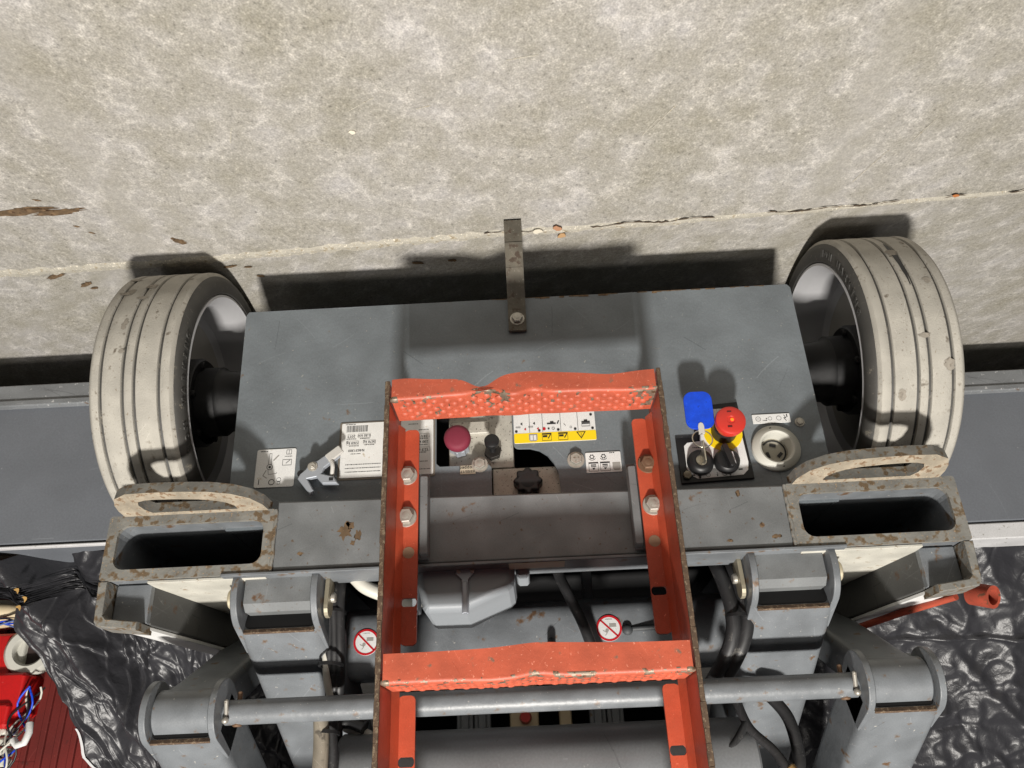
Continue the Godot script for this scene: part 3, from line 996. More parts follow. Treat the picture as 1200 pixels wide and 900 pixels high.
func wheel(t: Node3D, s: float) -> void:
	var w := Node3D.new()
	w.name = numbered("wheel", t)
	t.add_child(w)
	var yc := 0.208
	var zc := -0.1136
	var xi := 0.475
	var xo := 0.599
	var c := Vector3(0, yc, zc)
	var ax := Vector3(s, 0, 0)
	var b := MB.new()
	# carcass: bead, sidewall, shoulder, outer side
	b.lathe([Vector2(xi + 0.004, 0.172), Vector2(xi - 0.001, 0.176), Vector2(xi - 0.002, 0.184), Vector2(xi - 0.001, 0.194), Vector2(xi + 0.003, 0.2005), Vector2(xi + 0.008, 0.2035), Vector2(xo - 0.008, 0.2035), Vector2(xo - 0.002, 0.198), Vector2(xo, 0.185), Vector2(xo - 0.006, 0.160)], c, ax, 96)
	var ty := part("tyre", b, M.rubber, w)
	var cuts := [0.0, 0.155, 0.415, 0.55, 0.84, 1.0]
	for i in 5:
		var a: float = xo - (xo - xi - 0.006) * cuts[i] - (0.0024 if i > 0 else 0.0)
		var e: float = xo - (xo - xi - 0.006) * cuts[i + 1] + (0.0024 if i < 4 else 0.0)
		var lo := e
		var hi := a
		b = MB.new()
		var sh := 0.006 if i == 0 else 0.0005
		var sl := 0.004 if i == 4 else 0.0005
		b.lathe([Vector2(lo, 0.2020), Vector2(lo + sl * 0.2, 0.2080 - sl * 0.9), Vector2(lo + sl, 0.2080), Vector2((lo + hi) * 0.5, 0.2084), Vector2(hi - sh, 0.2080), Vector2(hi - sh * 0.2, 0.2080 - sh * 0.75), Vector2(hi, 0.1985)], c, ax, 120)
		part("tread_band", b, M.tread, ty)
	for q in range(9):
		b = MB.new()
		var x0 := lerpf(xi + 0.012, xo - 0.012, rng.randf())
		var th0 := rng.randf_range(-1.25, 0.85)
		var ra := rng.randf_range(0.003, 0.012)
		var rb := rng.randf_range(0.012, 0.05)
		var prev := []
		for k in 9:
			var u := k / 8.0 * 2.0 - 1.0
			var w0 := sqrt(maxf(0.0, 1.0 - u * u)) * ra
			var th := th0 + u * rb
			var row := []
			for sgn in [-1.0, 1.0]:
				var x: float = x0 + sgn * w0 * rng.randf_range(0.4, 1.1)
				row.append(c + Vector3(s * clampf(x, xi + 0.010, xo - 0.007), sin(th) * 0.20875, cos(th) * 0.20875))
			if k > 0:
				b.flat4(prev[0], prev[1], row[1], row[0], Vector3(0, sin(th), cos(th)))
			prev = row
		part("dirt_mark", b, M.dirt, ty)
	if s < 0:
		b = MB.new()
		var prev := []
		for k in 17:
			var u := k / 16.0
			var th := lerpf(-0.62, -0.12, u)
			var wd := 0.0036 * sin(PI * clampf(u * 1.1, 0.0, 1.0)) * rng.randf_range(0.7, 1.1) + 0.0008
			var row := []
			for sgn in [-1.0, 1.0]:
				row.append(c + Vector3(-(0.5452 + sgn * wd), sin(th) * 0.2086, cos(th) * 0.2086))
			if k > 0:
				b.flat4(prev[0], prev[1], row[1], row[0], Vector3(0, sin(th), cos(th)))
			prev = row
		part("gash", b, M.black_soft, ty, "dark gash along a groove of the tread")
	# raised lettering round the inner sidewall
	b = MB.new()
	for start in [[-0.25, "NON MARKING"], [2.95, "NON MARKING"]]:
		var txt: String = start[1]
		for k in txt.length():
			if txt[k] == " ":
				continue
			var ang: float = 1.05 + start[0] - k * 0.088
			# seen from the machine's middle: letters read clockwise
			var up := Vector3(0, sin(ang), cos(ang) * (1.0 if s > 0 else -1.0)) 
			if s < 0:
				up = Vector3(0, sin(ang), -cos(ang))
			var outn := Vector3(-s, 0, 0)
			var rt := up.cross(outn)
			b.word(txt[k], Vector3(s * (xi - 0.0018), yc, zc) + up * 0.1885, 0.0115, bold, 0.0016, Basis(rt, up, outn))
	part("lettering", b, M.rubber, ty)
	b = MB.new()
	b.lathe([Vector2(xi + 0.006, 0.1735), Vector2(xi + 0.0, 0.1725), Vector2(xi - 0.0005, 0.1690), Vector2(xi + 0.003, 0.1665), Vector2(xi + 0.012, 0.1585), Vector2(xi + 0.022, 0.1555), Vector2(xi + 0.06, 0.152), Vector2(xi + 0.068, 0.140)], c, ax, 80)
	var rm := part("rim", b, M.rim, w)
	b = MB.new()
	b.lathe([Vector2(xi + 0.066, 0.138), Vector2(xi + 0.076, 0.12), Vector2(xi + 0.078, 0.055), Vector2(xi + 0.06, 0.05)], c, ax, 64)
	part("disc", b, M.disc, rm)
	b = MB.new()
	b.lathe([Vector2(xi + 0.075, 0.072), Vector2(xi + 0.045, 0.072), Vector2(xi + 0.040, 0.068), Vector2(xi + 0.040, 0.050)].map(func(p): return p), c, ax, 40)
	b.lathe([Vector2(xi + 0.042, 0.056), Vector2(xi + 0.010, 0.056), Vector2(xi + 0.004, 0.050), Vector2(xi - 0.02, 0.047), Vector2(0.38, 0.047)], c, ax, 40)
	var hub := part("hub", b, M.black, w)
	for k in 6:
		b = MB.new()
		var d := Vector3(0, cos(k * TAU / 6 + 0.3), sin(k * TAU / 6 + 0.3)) * 0.0625
		b.cyl(c + d + ax * (xi + 0.042), c + d + ax * (xi + 0.034), 0.006, 6)
		part("bolt", b, M.black, hub)

func pocket(t: Node3D, s: float) -> void:
	var p := Node3D.new()
	p.name = numbered("forklift_pocket", t)
	t.add_child(p)
	var flip := Transform3D(Basis(Vector3(s, 0, 0), Vector3.UP, Vector3.BACK), Vector3.ZERO)
	var b := MB.new()
	b.xf = flip
	b.frame(rr(0.337, 0.443, 0.559, 0.529, 0.004), rr(0.351, 0.457, 0.545, 0.5155, 0.014), 0.026, 0.0315)
	var fr := part("mouth_frame", b, M.rusty, p)
	b = MB.new()
	b.xf = flip
	b.frame(rr(0.338, 0.444, 0.558, 0.528, 0.004), rr(0.351, 0.457, 0.545, 0.5155, 0.014), -0.62, 0.0258)
	b.frame(rr(0.351, 0.457, 0.545, 0.5155, 0.014), rr(0.40, 0.47, 0.5, 0.50, 0.004), -0.62, -0.60)
	part("tube", b, M.grey_arm, p)
	# outer cheek that stands up past the pocket, folded in at the end
	b = MB.new()
	b.xf = flip
	b.prism(PackedVector2Array([Vector2(0.5595, 0.5295), Vector2(0.556, 0.58), Vector2(0.551, 0.586), Vector2(0.500, 0.592), Vector2(0.500, 0.582), Vector2(0.541, 0.577), Vector2(0.546, 0.572), Vector2(0.5475, 0.5295)]), -0.015, 0.0315, 0.0015)
	part("cheek", b, M.rusty, fr)
	b = MB.new()
	b.xf = flip
	b.box(Vector3(0.499, 0.5295, -0.004), Vector3(0.5455, 0.581, 0.008), 0.002)
	part("end_plate", b, M.grey_arm, p)
	# side rail running back from it, leaning in
	b = MB.new()
	b.xf = flip * Transform3D(Basis(Vector3.UP, 0.17), Vector3(0.5, 0, 0.004))
	b.box(Vector3(0.0, 0.530, -0.75), Vector3(0.034, 0.5815, -0.006), 0.003)
	part("side_rail", b, mat(Color.WHITE, 0.6, 0.0, worn(Color(0.30, 0.30, 0.295), 0.1, Color(0.3, 0.2, 0.13), 0.27, Color(0.4, 0.4, 0.39), 0.2, 30, 231, 256), 0.2), p)
	b = MB.new()
	b.xf = flip * Transform3D(Basis(Vector3.UP, 0.17), Vector3(0.5, 0, 0.004))
	b.box(Vector3(0.002, 0.5818, -0.75), Vector3(0.036, 0.5870, -0.006), 0.001)
	part("rail_cap", b, M.white, p)
	b = MB.new()
	b.xf = flip
	b.box(Vector3(0.345, 0.5285, -0.55), Vector3(0.50, 0.5325, 0.022), 0.001)
	part("top_sheet", b, mat(Color.WHITE, 0.6, 0.0, worn(Color(0.74, 0.73, 0.69), 0.08, Color(0.5, 0.42, 0.33), 0.3, Color(0.55, 0.5, 0.42), 0.2, 10, 241, 256), 0.15) if not M.has("top_sheet") else M.top_sheet, p)
	# tie-down loop under the pocket: a thick plate with a slot
	var L := PackedVector2Array([Vector2(0.345, 0.026), Vector2(0.351, 0.044), Vector2(0.364, 0.06), Vector2(0.386, 0.072), Vector2(0.414, 0.079), Vector2(0.45, 0.082), Vector2(0.49, 0.083), Vector2(0.52, 0.082), Vector2(0.538, 0.072), Vector2(0.543, 0.058), Vector2(0.543, 0.045), Vector2(0.538, 0.026)])
	var I := PackedVector2Array([Vector2(0.386, 0.038), Vector2(0.388, 0.045), Vector2(0.397, 0.053), Vector2(0.41, 0.0585), Vector2(0.43, 0.063), Vector2(0.46, 0.066), Vector2(0.485, 0.067), Vector2(0.5, 0.0665), Vector2(0.51, 0.063), Vector2(0.512, 0.056), Vector2(0.508, 0.046), Vector2(0.5, 0.038)])
	var tilt := flip * Transform3D(Basis(), Vector3(0, 0.4455, 0.026)) * Transform3D(Basis(Vector3.RIGHT, 0.28), Vector3.ZERO) * Transform3D(Basis(), Vector3(0, -0.4455, -0.026))
	var lp := part("tie_down_loop", loop_side(L, I, tilt, 0.4300, 0.4455), M.rusty, p)
	part("face", loop_top(L, I, tilt, 0.4457), M.cream_rust, lp)

func loop_side(L: PackedVector2Array, I: PackedVector2Array, flip: Transform3D, y0: float, y1: float) -> MB:
	var b := MB.new()
	b.xf = flip
	var m := L.size()
	for i in m:
		var j := (i + 1) % m
		for lp in [[L, 1.0], [I, -1.0]]:
			var P: PackedVector2Array = lp[0]
			var d := (P[j] - P[i]).normalized()
			var nn: Vector3 = Vector3(-d.y, 0, d.x) * lp[1] * -1.0
			var mid := (P[i] + P[j]) * 0.5 - Vector2(0.44, 0.05)
			if nn.dot(Vector3(mid.x, 0, mid.y)) * lp[1] < 0:
				nn = -nn
			b.flat4(Vector3(P[i].x, y0, P[i].y), Vector3(P[j].x, y0, P[j].y), Vector3(P[j].x, y1, P[j].y), Vector3(P[i].x, y1, P[i].y), nn)
		b.flat4(Vector3(L[i].x, y0, L[i].y), Vector3(L[j].x, y0, L[j].y), Vector3(I[j].x, y0, I[j].y), Vector3(I[i].x, y0, I[i].y), Vector3.DOWN)
	return b

func loop_top(L: PackedVector2Array, I: PackedVector2Array, flip: Transform3D, y: float) -> MB:
	var b := MB.new()
	b.xf = flip
	var m := L.size()
	for i in m:
		var j := (i + 1) % m
		b.flat4(Vector3(L[i].x, y, L[i].y), Vector3(L[j].x, y, L[j].y), Vector3(I[j].x, y, I[j].y), Vector3(I[i].x, y, I[i].y), Vector3.UP)
	return b

# a tube arm: rounded rectangle section swept along dir from a pivot, with rounded ears on the pivot
func arm_mesh(x0: float, x1: float, pivot: Vector3, dir: Vector3, up: Vector3, half: float, length: float, ears: bool, start: float) -> MB:
	var b := MB.new()
	# local: X along world x, Y = up, Z = -dir
	var fr := Transform3D(Basis(Vector3.RIGHT, up, -dir), pivot)
	b.xf = fr
	b.prism(rr(x0, -half, x1, half, 0.014, 6), -length, -start, 0.001, true)
	if ears:
		for s in [[x0, x0 + 0.009], [x1 - 0.009, x1]]:
			var pl := PackedVector2Array()
			for k in 19:
				var a := PI / 2 + PI * k / 18.0
				pl.push_back(Vector2(cos(a) * half, sin(a) * half))
			pl.push_back(Vector2(start + 0.05, -half + 0.006))
			pl.push_back(Vector2(start + 0.05, half - 0.006))
			# outline lies in (along, up): map x->along, y->up, z->world x
			b.xf = Transform3D(Basis(dir, up, Vector3.RIGHT), pivot)
			b.prism(pl, s[0], s[1], 0.0015, true)
			b.xf = fr
	return b

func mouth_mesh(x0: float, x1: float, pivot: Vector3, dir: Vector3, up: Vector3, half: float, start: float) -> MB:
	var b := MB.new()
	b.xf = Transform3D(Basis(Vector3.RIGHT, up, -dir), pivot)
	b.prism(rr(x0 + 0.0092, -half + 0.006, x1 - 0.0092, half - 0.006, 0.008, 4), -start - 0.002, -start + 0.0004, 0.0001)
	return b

func arms(t: Node3D, s: float) -> void:
	var dir := Vector3(0, 0.454, -0.891)
	var up := Vector3(0, 0.891, 0.454)
	var x0 := 0.274 if s > 0 else -0.385
	var x1 := 0.385 if s > 0 else -0.274
	var pv := Vector3(0, 0.5505, -0.012)
	var b := arm_mesh(x0, x1, pv, dir, up, 0.0455, 1.2, true, 0.012)
	var a := part("lower_arm", b, M.grey_arm, t)
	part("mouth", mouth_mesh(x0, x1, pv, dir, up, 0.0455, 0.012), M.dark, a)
	b = MB.new()
	b.xf = Transform3D(Basis(Vector3.RIGHT, up, -dir), pv)
	b.box(Vector3(x0 + 0.0095, 0.0402, -0.0155), Vector3(x1 - 0.0095, 0.0460, -0.0112), 0.0008)
	part("lip", b, M.rust_edge, a)
	# lug on the chassis that fills the clevis
	b = MB.new()
	var lug := PackedVector2Array([Vector2(0.16, -0.035), Vector2(-0.020, -0.035), Vector2(-0.028, -0.030), Vector2(-0.029, 0.013), Vector2(-0.018, 0.022), Vector2(0.16, 0.0225)])
	b.xf = Transform3D(Basis(Vector3(0, 0, -1), Vector3.UP, Vector3.RIGHT), pv)
	b.prism(lug, x0 + 0.0115, x1 - 0.0115, 0.0015)
	part("chassis_lug", b, M.grey_worn, t)
	b = MB.new()
	var xo := x1 if s > 0 else x0
	b.cyl(Vector3(xo - s * 0.001, pv.y, pv.z), Vector3(xo + s * 0.016, pv.y, pv.z), 0.013, 24)
	b.cyl(Vector3(xo, pv.y, pv.z), Vector3(xo + s * 0.004, pv.y, pv.z), 0.019, 24)
	part("pin_head", b, mat(Color(0.74, 0.7, 0.6), 0.5, 0.3), a)
	b = MB.new()
	var xi := x0 if s > 0 else x1
	b.xf = Transform3D(Basis(Vector3(0, 0.1, -0.995), Vector3(0, 0.995, 0.1), Vector3.RIGHT), Vector3(xi - s * 0.0045, pv.y, pv.z))
	b.prism(rr(-0.014, -0.028, 0.014, 0.03, 0.013), -0.003, 0.003, 0.001)
	var keep := part("keeper_plate", b, mat(Color(0.66, 0.63, 0.55), 0.45, 0.5), a)
	b = MB.new()
	b.cyl(Vector3(xi - s * 0.007, pv.y + 0.004, pv.z), Vector3(xi - s * 0.014, pv.y + 0.004, pv.z), 0.007, 6)
	part("bolt", b, M.zinc, keep)
	# outer pair: one arm coming down behind, one going up, meeting at the upper joint
	var q0 := 0.396 if s > 0 else -0.490
	var q1 := 0.490 if s > 0 else -0.396
	var pj := Vector3(0, 0.6865, -0.03)
	var dn := Vector3(0, -0.42, -0.907)
	var nd := Vector3(0, 0.907, -0.42)
	b = arm_mesh(q0 + 0.011, q1 - 0.011, pj, dn, nd, 0.027, 0.62, false, 0.0)
	var da := part("descending_arm", b, M.grey_arm, t)
	b = MB.new()
	b.cyl(Vector3(q0 + 0.0105, pj.y, pj.z), Vector3(q1 - 0.0105, pj.y, pj.z), 0.0285, 40)
	part("barrel", b, M.grey_arm, da)
	b = arm_mesh(q0, q1, pj, Vector3(0, 0.454, -0.891), up, 0.040, 0.85, true, 0.0)
	var ua := part("upper_arm", b, M.grey_arm, t)
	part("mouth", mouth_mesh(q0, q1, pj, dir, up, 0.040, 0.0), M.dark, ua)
	b = MB.new()
	b.xf = Transform3D(Basis(Vector3.RIGHT, up, -dir), pj)
	b.box(Vector3(q0 + 0.0095, 0.0347, -0.0035), Vector3(q1 - 0.0095, 0.0405, 0.0008), 0.0008)
	part("lip", b, M.rust_edge, ua)
	b = MB.new()
	var xin := q0 if s > 0 else q1
	b.cyl(Vector3(xin - s * 0.006, pj.y + 0.008, pj.z + 0.014), Vector3(xin - s * 0.006, pj.y - 0.012, pj.z + 0.02), 0.0028, 10)
	b.ball(Vector3(xin - s * 0.006, pj.y + 0.012, pj.z + 0.0165), Vector3(0.0045, 0.0045, 0.0045))
	part("grease_nipple", b, M.zinc, ua)
	b = MB.new()
	b.cyl(Vector3(xin - s * 0.016, pj.y + 0.017, pj.z), Vector3(xin - s * 0.016, pj.y - 0.023, pj.z), 0.0032, 10)
	b.cyl(Vector3(xin - s * 0.016, pj.y + 0.019, pj.z), Vector3(xin - s * 0.016, pj.y + 0.013, pj.z), 0.0062, 6)
	part("lock_pin", b, M.brownbolt, ua)

# ---------------------------------------------------------------- things on and in the cover
func cover_fittings(t: Node3D) -> void:
	var b := MB.new()
	b.box(Vector3(0.018, 0.275, -0.055), Vector3(0.1105, 0.3845, -0.012), 0.002)
	b.box(Vector3(0.052, 0.312, -0.02), Vector3(0.108, 0.333, -0.006), 0.003)
	var man := part("valve_block", b, M.alu, t)
	b = MB.new()
	b.box(Vector3(-0.05, 0.3865, -0.055), Vector3(0.0495, 0.45, -0.009), 0.002)
	part("tank_plate", b, M.alu, t)
	b = MB.new()
	b.box(Vector3(-0.06, 0.25, -0.075), Vector3(0.14, 0.46, -0.06), 0.002)
	part("recess_back", b, M.dark, t)
	# red release knob on a hexagon
	b = MB.new()
	b.xf = Transform3D(Basis(Vector3.RIGHT, 0.0), Vector3(0.0945, 0.351, 0))
	b.prism(ngon(Vector2.ZERO, 0.0155, 6, 0.52), -0.012, 0.016, 0.0015)
	b.prism(ngon(Vector2(0, 0.004), 0.012, 6, 0.2), -0.012, 0.004, 0.001)
	part("hexagon", b, M.cast, man)
	b = MB.new()
	b.lathe([Vector2(0.036, 0.0), Vector2(0.036, 0.012), Vector2(0.034, 0.0165), Vector2(0.030, 0.0185), Vector2(0.022, 0.0185), Vector2(0.016, 0.0165), Vector2(0.014, 0.0)], Vector3(0.0945, 0.351, 0), Vector3(0.0, 0.06, 1.0), 36)
	part("release_knob", b, M.magenta, man, "dull crimson push knob")
	# black button on a ringed nut
	b = MB.new()
	b.xf = Transform3D(Basis(), Vector3(0.0475, 0.3615, 0))
	b.prism(ngon(Vector2.ZERO, 0.0125, 6, 0.3), -0.012, -0.002, 0.0015)
	part("nut", b, mat(Color(0.2, 0.19, 0.18), 0.45, 0.5), man)
	b = MB.new()
	b.cyl(Vector3(0.0475, 0.3615, -0.004), Vector3(0.0475, 0.358, 0.012), 0.0045, 14)
	b.lathe([Vector2(0.024, 0.0), Vector2(0.0235, 0.007), Vector2(0.021, 0.0105), Vector2(0.015, 0.0105), Vector2(0.011, 0.007), Vector2(0.010, 0.0)], Vector3(0.0475, 0.3585, 0), Vector3(0, -0.12, 1), 28)
	part("black_button", b, M.black_soft, man)
	# lobed cap
	b = MB.new()
	var pl := PackedVector2Array()
	for k in 72:
		var a := TAU * k / 72.0
		pl.push_back(Vector2.from_angle(a) * (0.0182 + 0.0018 * cos(a * 8.0)))
	b.xf = Transform3D(Basis(), Vector3(0.0, 0.414, 0))
	b.prism(pl, -0.009, 0.015, 0.0035, true)
	b.lathe([Vector2(0.0152, 0.0), Vector2(0.0152, 0.010), Vector2(0.0145, 0.0115)], Vector3.ZERO, Vector3.BACK, 24)
	part("lobed_cap", b, M.black_soft, t)
	bolt(t, Vector3(0.066, 0.383, 0.0002), 0.0088, M.zinc)
	bolt(t, Vector3(-0.068, 0.383, 0.0002), 0.0092, M.zinc)
	bolt(t, Vector3(-0.386, 0.343, 0.0002), 0.0052, M.zinc)
	# clasp: three-armed casting
	b = MB.new()
	var z := 0.018
	b.xf = Transform3D(Basis(), Vector3.ZERO)
	b.prism(PackedVector2Array([Vector2(0.306, 0.384), Vector2(0.300, 0.374), Vector2(0.291, 0.372), Vector2(0.270, 0.357), Vector2(0.259, 0.366), Vector2(0.280, 0.383), Vector2(0.283, 0.391), Vector2(0.266, 0.396), Vector2(0.259, 0.407), Vector2(0.281, 0.406), Vector2(0.290, 0.396), Vector2(0.302, 0.398), Vector2(0.292, 0.415), Vector2(0.297, 0.421), Vector2(0.316, 0.397), Vector2(0.313, 0.390)]), 0.010, 0.019, 0.002)
	b.box(Vector3(0.285, 0.376, 0.0), Vector3(0.302, 0.392, 0.012), 0.002)
	var cl := part("clasp", b, M.cast, t, "pale three-armed metal clasp casting")
	b = MB.new()
	b.xf = Transform3D(Basis(Vector3.BACK, 0.66), Vector3(0.2665, 0.3635, 0.0))
	b.box(Vector3(-0.012, -0.0065, 0.017), Vector3(0.012, 0.0065, 0.022), 0.0015)
	part("ribbed_tab", b, M.clear, cl)
	b = MB.new()
	b.box(Vector3(0.266, 0.398, 0.0188), Vector3(0.272, 0.4025, 0.0195), 0.0002)
	part("slot", b, M.ink, cl)
	b = MB.new()
	b.tube([Vector3(0.270, 0.393, 0.012), Vector3(0.268, 0.383, 0.018), Vector3(0.269, 0.375, 0.02), Vector3(0.274, 0.372, 0.016)], 0.003, 8)
	part("spring", b, M.clear, cl)
	b = MB.new()
	b.cyl(Vector3(0.313, 0.388, 0.0), Vector3(0.313, 0.388, 0.016), 0.005, 14)
	part("stud", b, M.black_soft, cl)
	bolt(cl, Vector3(0.2955, 0.381, 0.0192), 0.0052, M.zinc)
	# flanged power inlet
	var c := Vector3(-0.3455, 0.381, 0)
	b = MB.new()
	b.lathe([Vector2(-0.022, 0.0200), Vector2(0.004, 0.0205), Vector2(0.008, 0.0215), Vector2(0.0095, 0.024), Vector2(0.006, 0.0325), Vector2(0.004, 0.0335), Vector2(0.0, 0.0335)].map(func(p): return Vector2(p.x, p.y)), c, Vector3.BACK, 48)
	var inl := part("power_inlet", b, M.socket, t, "round grey flanged power inlet")
	b = MB.new()
	b.lathe([Vector2(-0.012, 0.0), Vector2(-0.012, 0.0206)], c, Vector3.BACK, 32)
	part("core", b, M.socket_in, inl)
	b = MB.new()
	b.ring(Vector2(c.x, c.y), 0.0155, 0.0178, -0.0112, 0.2, 5.6, 24)
	for k in 3:
		var a := k * TAU / 3 + 0.5
		var q := Vector2(c.x, c.y) + Vector2.from_angle(a) * 0.0095
		b.line(q - Vector2.from_angle(a + 1.3) * 0.0045, q + Vector2.from_angle(a + 1.3) * 0.0045, 0.0045, -0.0110)
	part("contact_slots", b, M.ink, inl)
	for a in [1.72, 1.72 + PI]:
		b = MB.new()
		var q := c + Vector3(cos(a), sin(a), 0) * 0.0282 + Vector3(0, 0, 0.0072)
		b.lathe([Vector2(0.0006, 0.0), Vector2(0.0006, 0.0016)], q, Vector3.BACK, 12)
		part("screw_hole", b, M.ink, inl)

func plate_label(t: Node3D, called: String, x0: float, y0: float, x1: float, y1: float, r: float, m: Material, z0 := 0.0004, th := 0.0012, label := "") -> MeshInstance3D:
	var b := MB.new()
	b.prism(rr(x0, y0, x1, y1, r), z0, z0 + th, 0.0003)
	return part(called, b, m, t, label)

func labels(t: Node3D) -> void:
	var z := 0.0021
	# maker's plate, half hidden by the ladder stile
	var b := MB.new()
	b.prism(rr(0.1285, 0.3085, 0.2655, 0.3965, 0.003), -0.0002, 0.0012, 0.0004)
	part("plate_backing", b, mat(Color(0.45, 0.42, 0.38), 0.7), t)
	var pl := plate_label(t, "maker_plate", 0.131, 0.3105, 0.2625, 0.3935, 0.002, M.plate_white, 0.0013, 0.0007)
	b = MB.new()
	var x := 0.2255
	while x < 0.2545:
		var w := rng.randf_range(0.0004, 0.0012)
		b.rect(x, 0.3145, x + w, 0.3245, z)
		x += w + rng.randf_range(0.0004, 0.0009)
	part("barcode", b, M.ink, pl)
	b = MB.new()
	for q in [["2017", 0.248, 0.331], ["0.80 kW", 0.230, 0.3305], ["2269 kg", 0.246, 0.3415], ["0678 kg", 0.222, 0.3405], ["N4631300", 0.240, 0.353], ["24 V", 0.144, 0.336], ["230 kg", 0.146, 0.3445], ["12.5 m/s", 0.148, 0.3565]]:
		b.word(q[0], Vector3(q[1], q[2], z), 0.0038, bold)
	for q in [[0.248, 0.3352], [0.229, 0.335], [0.244, 0.346], [0.222, 0.345], [0.241, 0.358], [0.146, 0.3395], [0.146, 0.349], [0.148, 0.3605], [0.16, 0.3165], [0.25, 0.3125], [0.145, 0.326], [0.146, 0.374]]:
		greek(b, q[0] - 0.007, q[1], 0.014, z)
	for k in 3:
		greek(b, 0.205, 0.374 + k * 0.0055, 0.05, z)
	greek(b, 0.135, 0.3855, 0.03, z)
	part("print", b, M.ink, pl)
	b = MB.new()
	for q in [[0.2435, 0.3275, 0.2535, 0.334], [0.2205, 0.3275, 0.2385, 0.334], [0.2375, 0.338, 0.2545, 0.3448], [0.213, 0.3375, 0.2305, 0.344], [0.136, 0.3525, 0.158, 0.359], [0.136, 0.332, 0.155, 0.3375]]:
		b.outline(q[0], q[1], q[2], q[3], 0.00035, z + 0.0001)
	part("boxes", b, M.faint, pl)
	# pictogram decal left
	pl = plate_label(t, "pictogram_label", 0.3255, 0.3445, 0.3815, 0.4015, 0.003, M.white)
	z = 0.0018
	b = MB.new()
	b.outline(0.332, 0.3465, 0.3395, 0.3535, 0.0006, z)
	b.line(Vector2(0.33575, 0.3475), Vector2(0.33575, 0.353), 0.0006, z)
	greek(b, 0.331, 0.3565, 0.0105, z)
	b.outline(0.331, 0.361, 0.344, 0.370, 0.0006, z)
	b.line(Vector2(0.3335, 0.362), Vector2(0.339, 0.367), 0.0008, z)
	b.ring(Vector2(0.3615, 0.3715), 0.0036, 0.0044, z)
	b.ring(Vector2(0.3615, 0.3715), 0.0, 0.0018, z)
	b.line(Vector2(0.3600, 0.351), Vector2(0.3595, 0.3675), 0.0005, z)
	b.line(Vector2(0.3630, 0.351), Vector2(0.3640, 0.3675), 0.0005, z)
	b.line(Vector2(0.3600, 0.351), Vector2(0.3630, 0.351), 0.0005, z)
	b.line(Vector2(0.3635, 0.3755), Vector2(0.3625, 0.3825), 0.0005, z)
	b.line(Vector2(0.3625, 0.3825), Vector2(0.351, 0.3815), 0.0005, z)
	b.line(Vector2(0.351, 0.3815), Vector2(0.351, 0.3795), 0.0005, z)
	b.ring(Vector2(0.357, 0.394), 0.0034, 0.0044, z)
	b.ring(Vector2(0.347, 0.391), 0.0028, 0.0033, z)
	b.outline(0.345, 0.393, 0.349, 0.3975, 0.0005, z)
	b.rect(0.3745, 0.389, 0.3755, 0.397, z)
	greek(b, 0.366, 0.3475, 0.011, z)
	part("print", b, M.ink, pl)
	b = MB.new()
	b.line(Vector2(0.357, 0.362), Vector2(0.350, 0.354), 0.0018, z)
	b.line(Vector2(0.366, 0.376), Vector2(0.370, 0.384), 0.0012, z)
	b.line(Vector2(0.370, 0.384), Vector2(0.364, 0.388), 0.0012, z)
	part("faint_print", b, M.faint, pl)
	# white and yellow instruction label
	pl = plate_label(t, "instruction_label", -0.0995, 0.3015, 0.0165, 0.3545, 0.002, M.white)
	b = MB.new()
	b.prism(rr(-0.0994, 0.3395, 0.0164, 0.3544, 0.002), 0.0016, 0.0019, 0.0001)
	part("yellow_band", b, M.yellow, pl)
	b = MB.new()
	var zz := 0.0022
	for k in 3:
		b.rect([-0.006, -0.0245, -0.0745][k] - 0.0003, 0.3015, [-0.006, -0.0245, -0.0745][k] + 0.0003, 0.3392, zz)
	b.rect(-0.0505, 0.3015, -0.0499, 0.3392, zz)
	for q in [[0.013, 0.3365], [-0.0195, 0.3365], [-0.0465, 0.3365], [-0.0705, 0.3365], [-0.095, 0.3365], [-0.094, 0.3155]]:
		b.ring(Vector2(q[0], q[1]), 0.0, 0.0020, zz, 0, TAU, 12)
	for q in [0.004, -0.014]:
		b.shape([Vector2(q, 0.323), Vector2(q, 0.3275), Vector2(q + 0.003, 0.3252)], zz)
		b.outline(q + 0.003, 0.3292, q + 0.0095, 0.3312, 0.0004, zz)
	b.rect(-0.0435, 0.3255, -0.0310, 0.3275, zz)
	b.rect(-0.0405, 0.3232, -0.0355, 0.3255, zz)
	b.line(Vector2(-0.0455, 0.3275), Vector2(-0.0478, 0.3225), 0.0016, zz)
	b.ring(Vector2(-0.0330, 0.3342), 0.0, 0.0015, zz, 0, TAU, 12)
	b.ring(Vector2(-0.0395, 0.3342), 0.0016, 0.0021, zz, 0, TAU, 14)
	b.rect(-0.0920, 0.3255, -0.0800, 0.3275, zz)
	b.rect(-0.0885, 0.3232, -0.0835, 0.3252, zz)
	b.outline(-0.0920, 0.3290, -0.0800, 0.3335, 0.0005, zz)
	b.rect(-0.0920, 0.3285, -0.0800, 0.3298, zz + 0.0001)
	b.ring(Vector2(-0.0645, 0.3335), 0.0012, 0.0016, zz, 0, TAU, 12)
	b.line(Vector2(-0.0545, 0.3275), Vector2(-0.0575, 0.3310), 0.0005, zz)
	# pictures on the yellow band
	for k in 2:
		var x0: float = [-0.0365, -0.0595][k]
		b.outline(x0, 0.3415, x0 + 0.0135, 0.3525, 0.0005, zz)
		b.rect(x0, 0.3412, x0 + 0.0135, 0.3432, zz + 0.0001)
		b.rect(x0 + 0.006, 0.3442, x0 + 0.0125, 0.3472, zz)
		b.line(Vector2(x0 + 0.0015, 0.3435), Vector2(x0 + 0.005, 0.3492), 0.0014, zz)
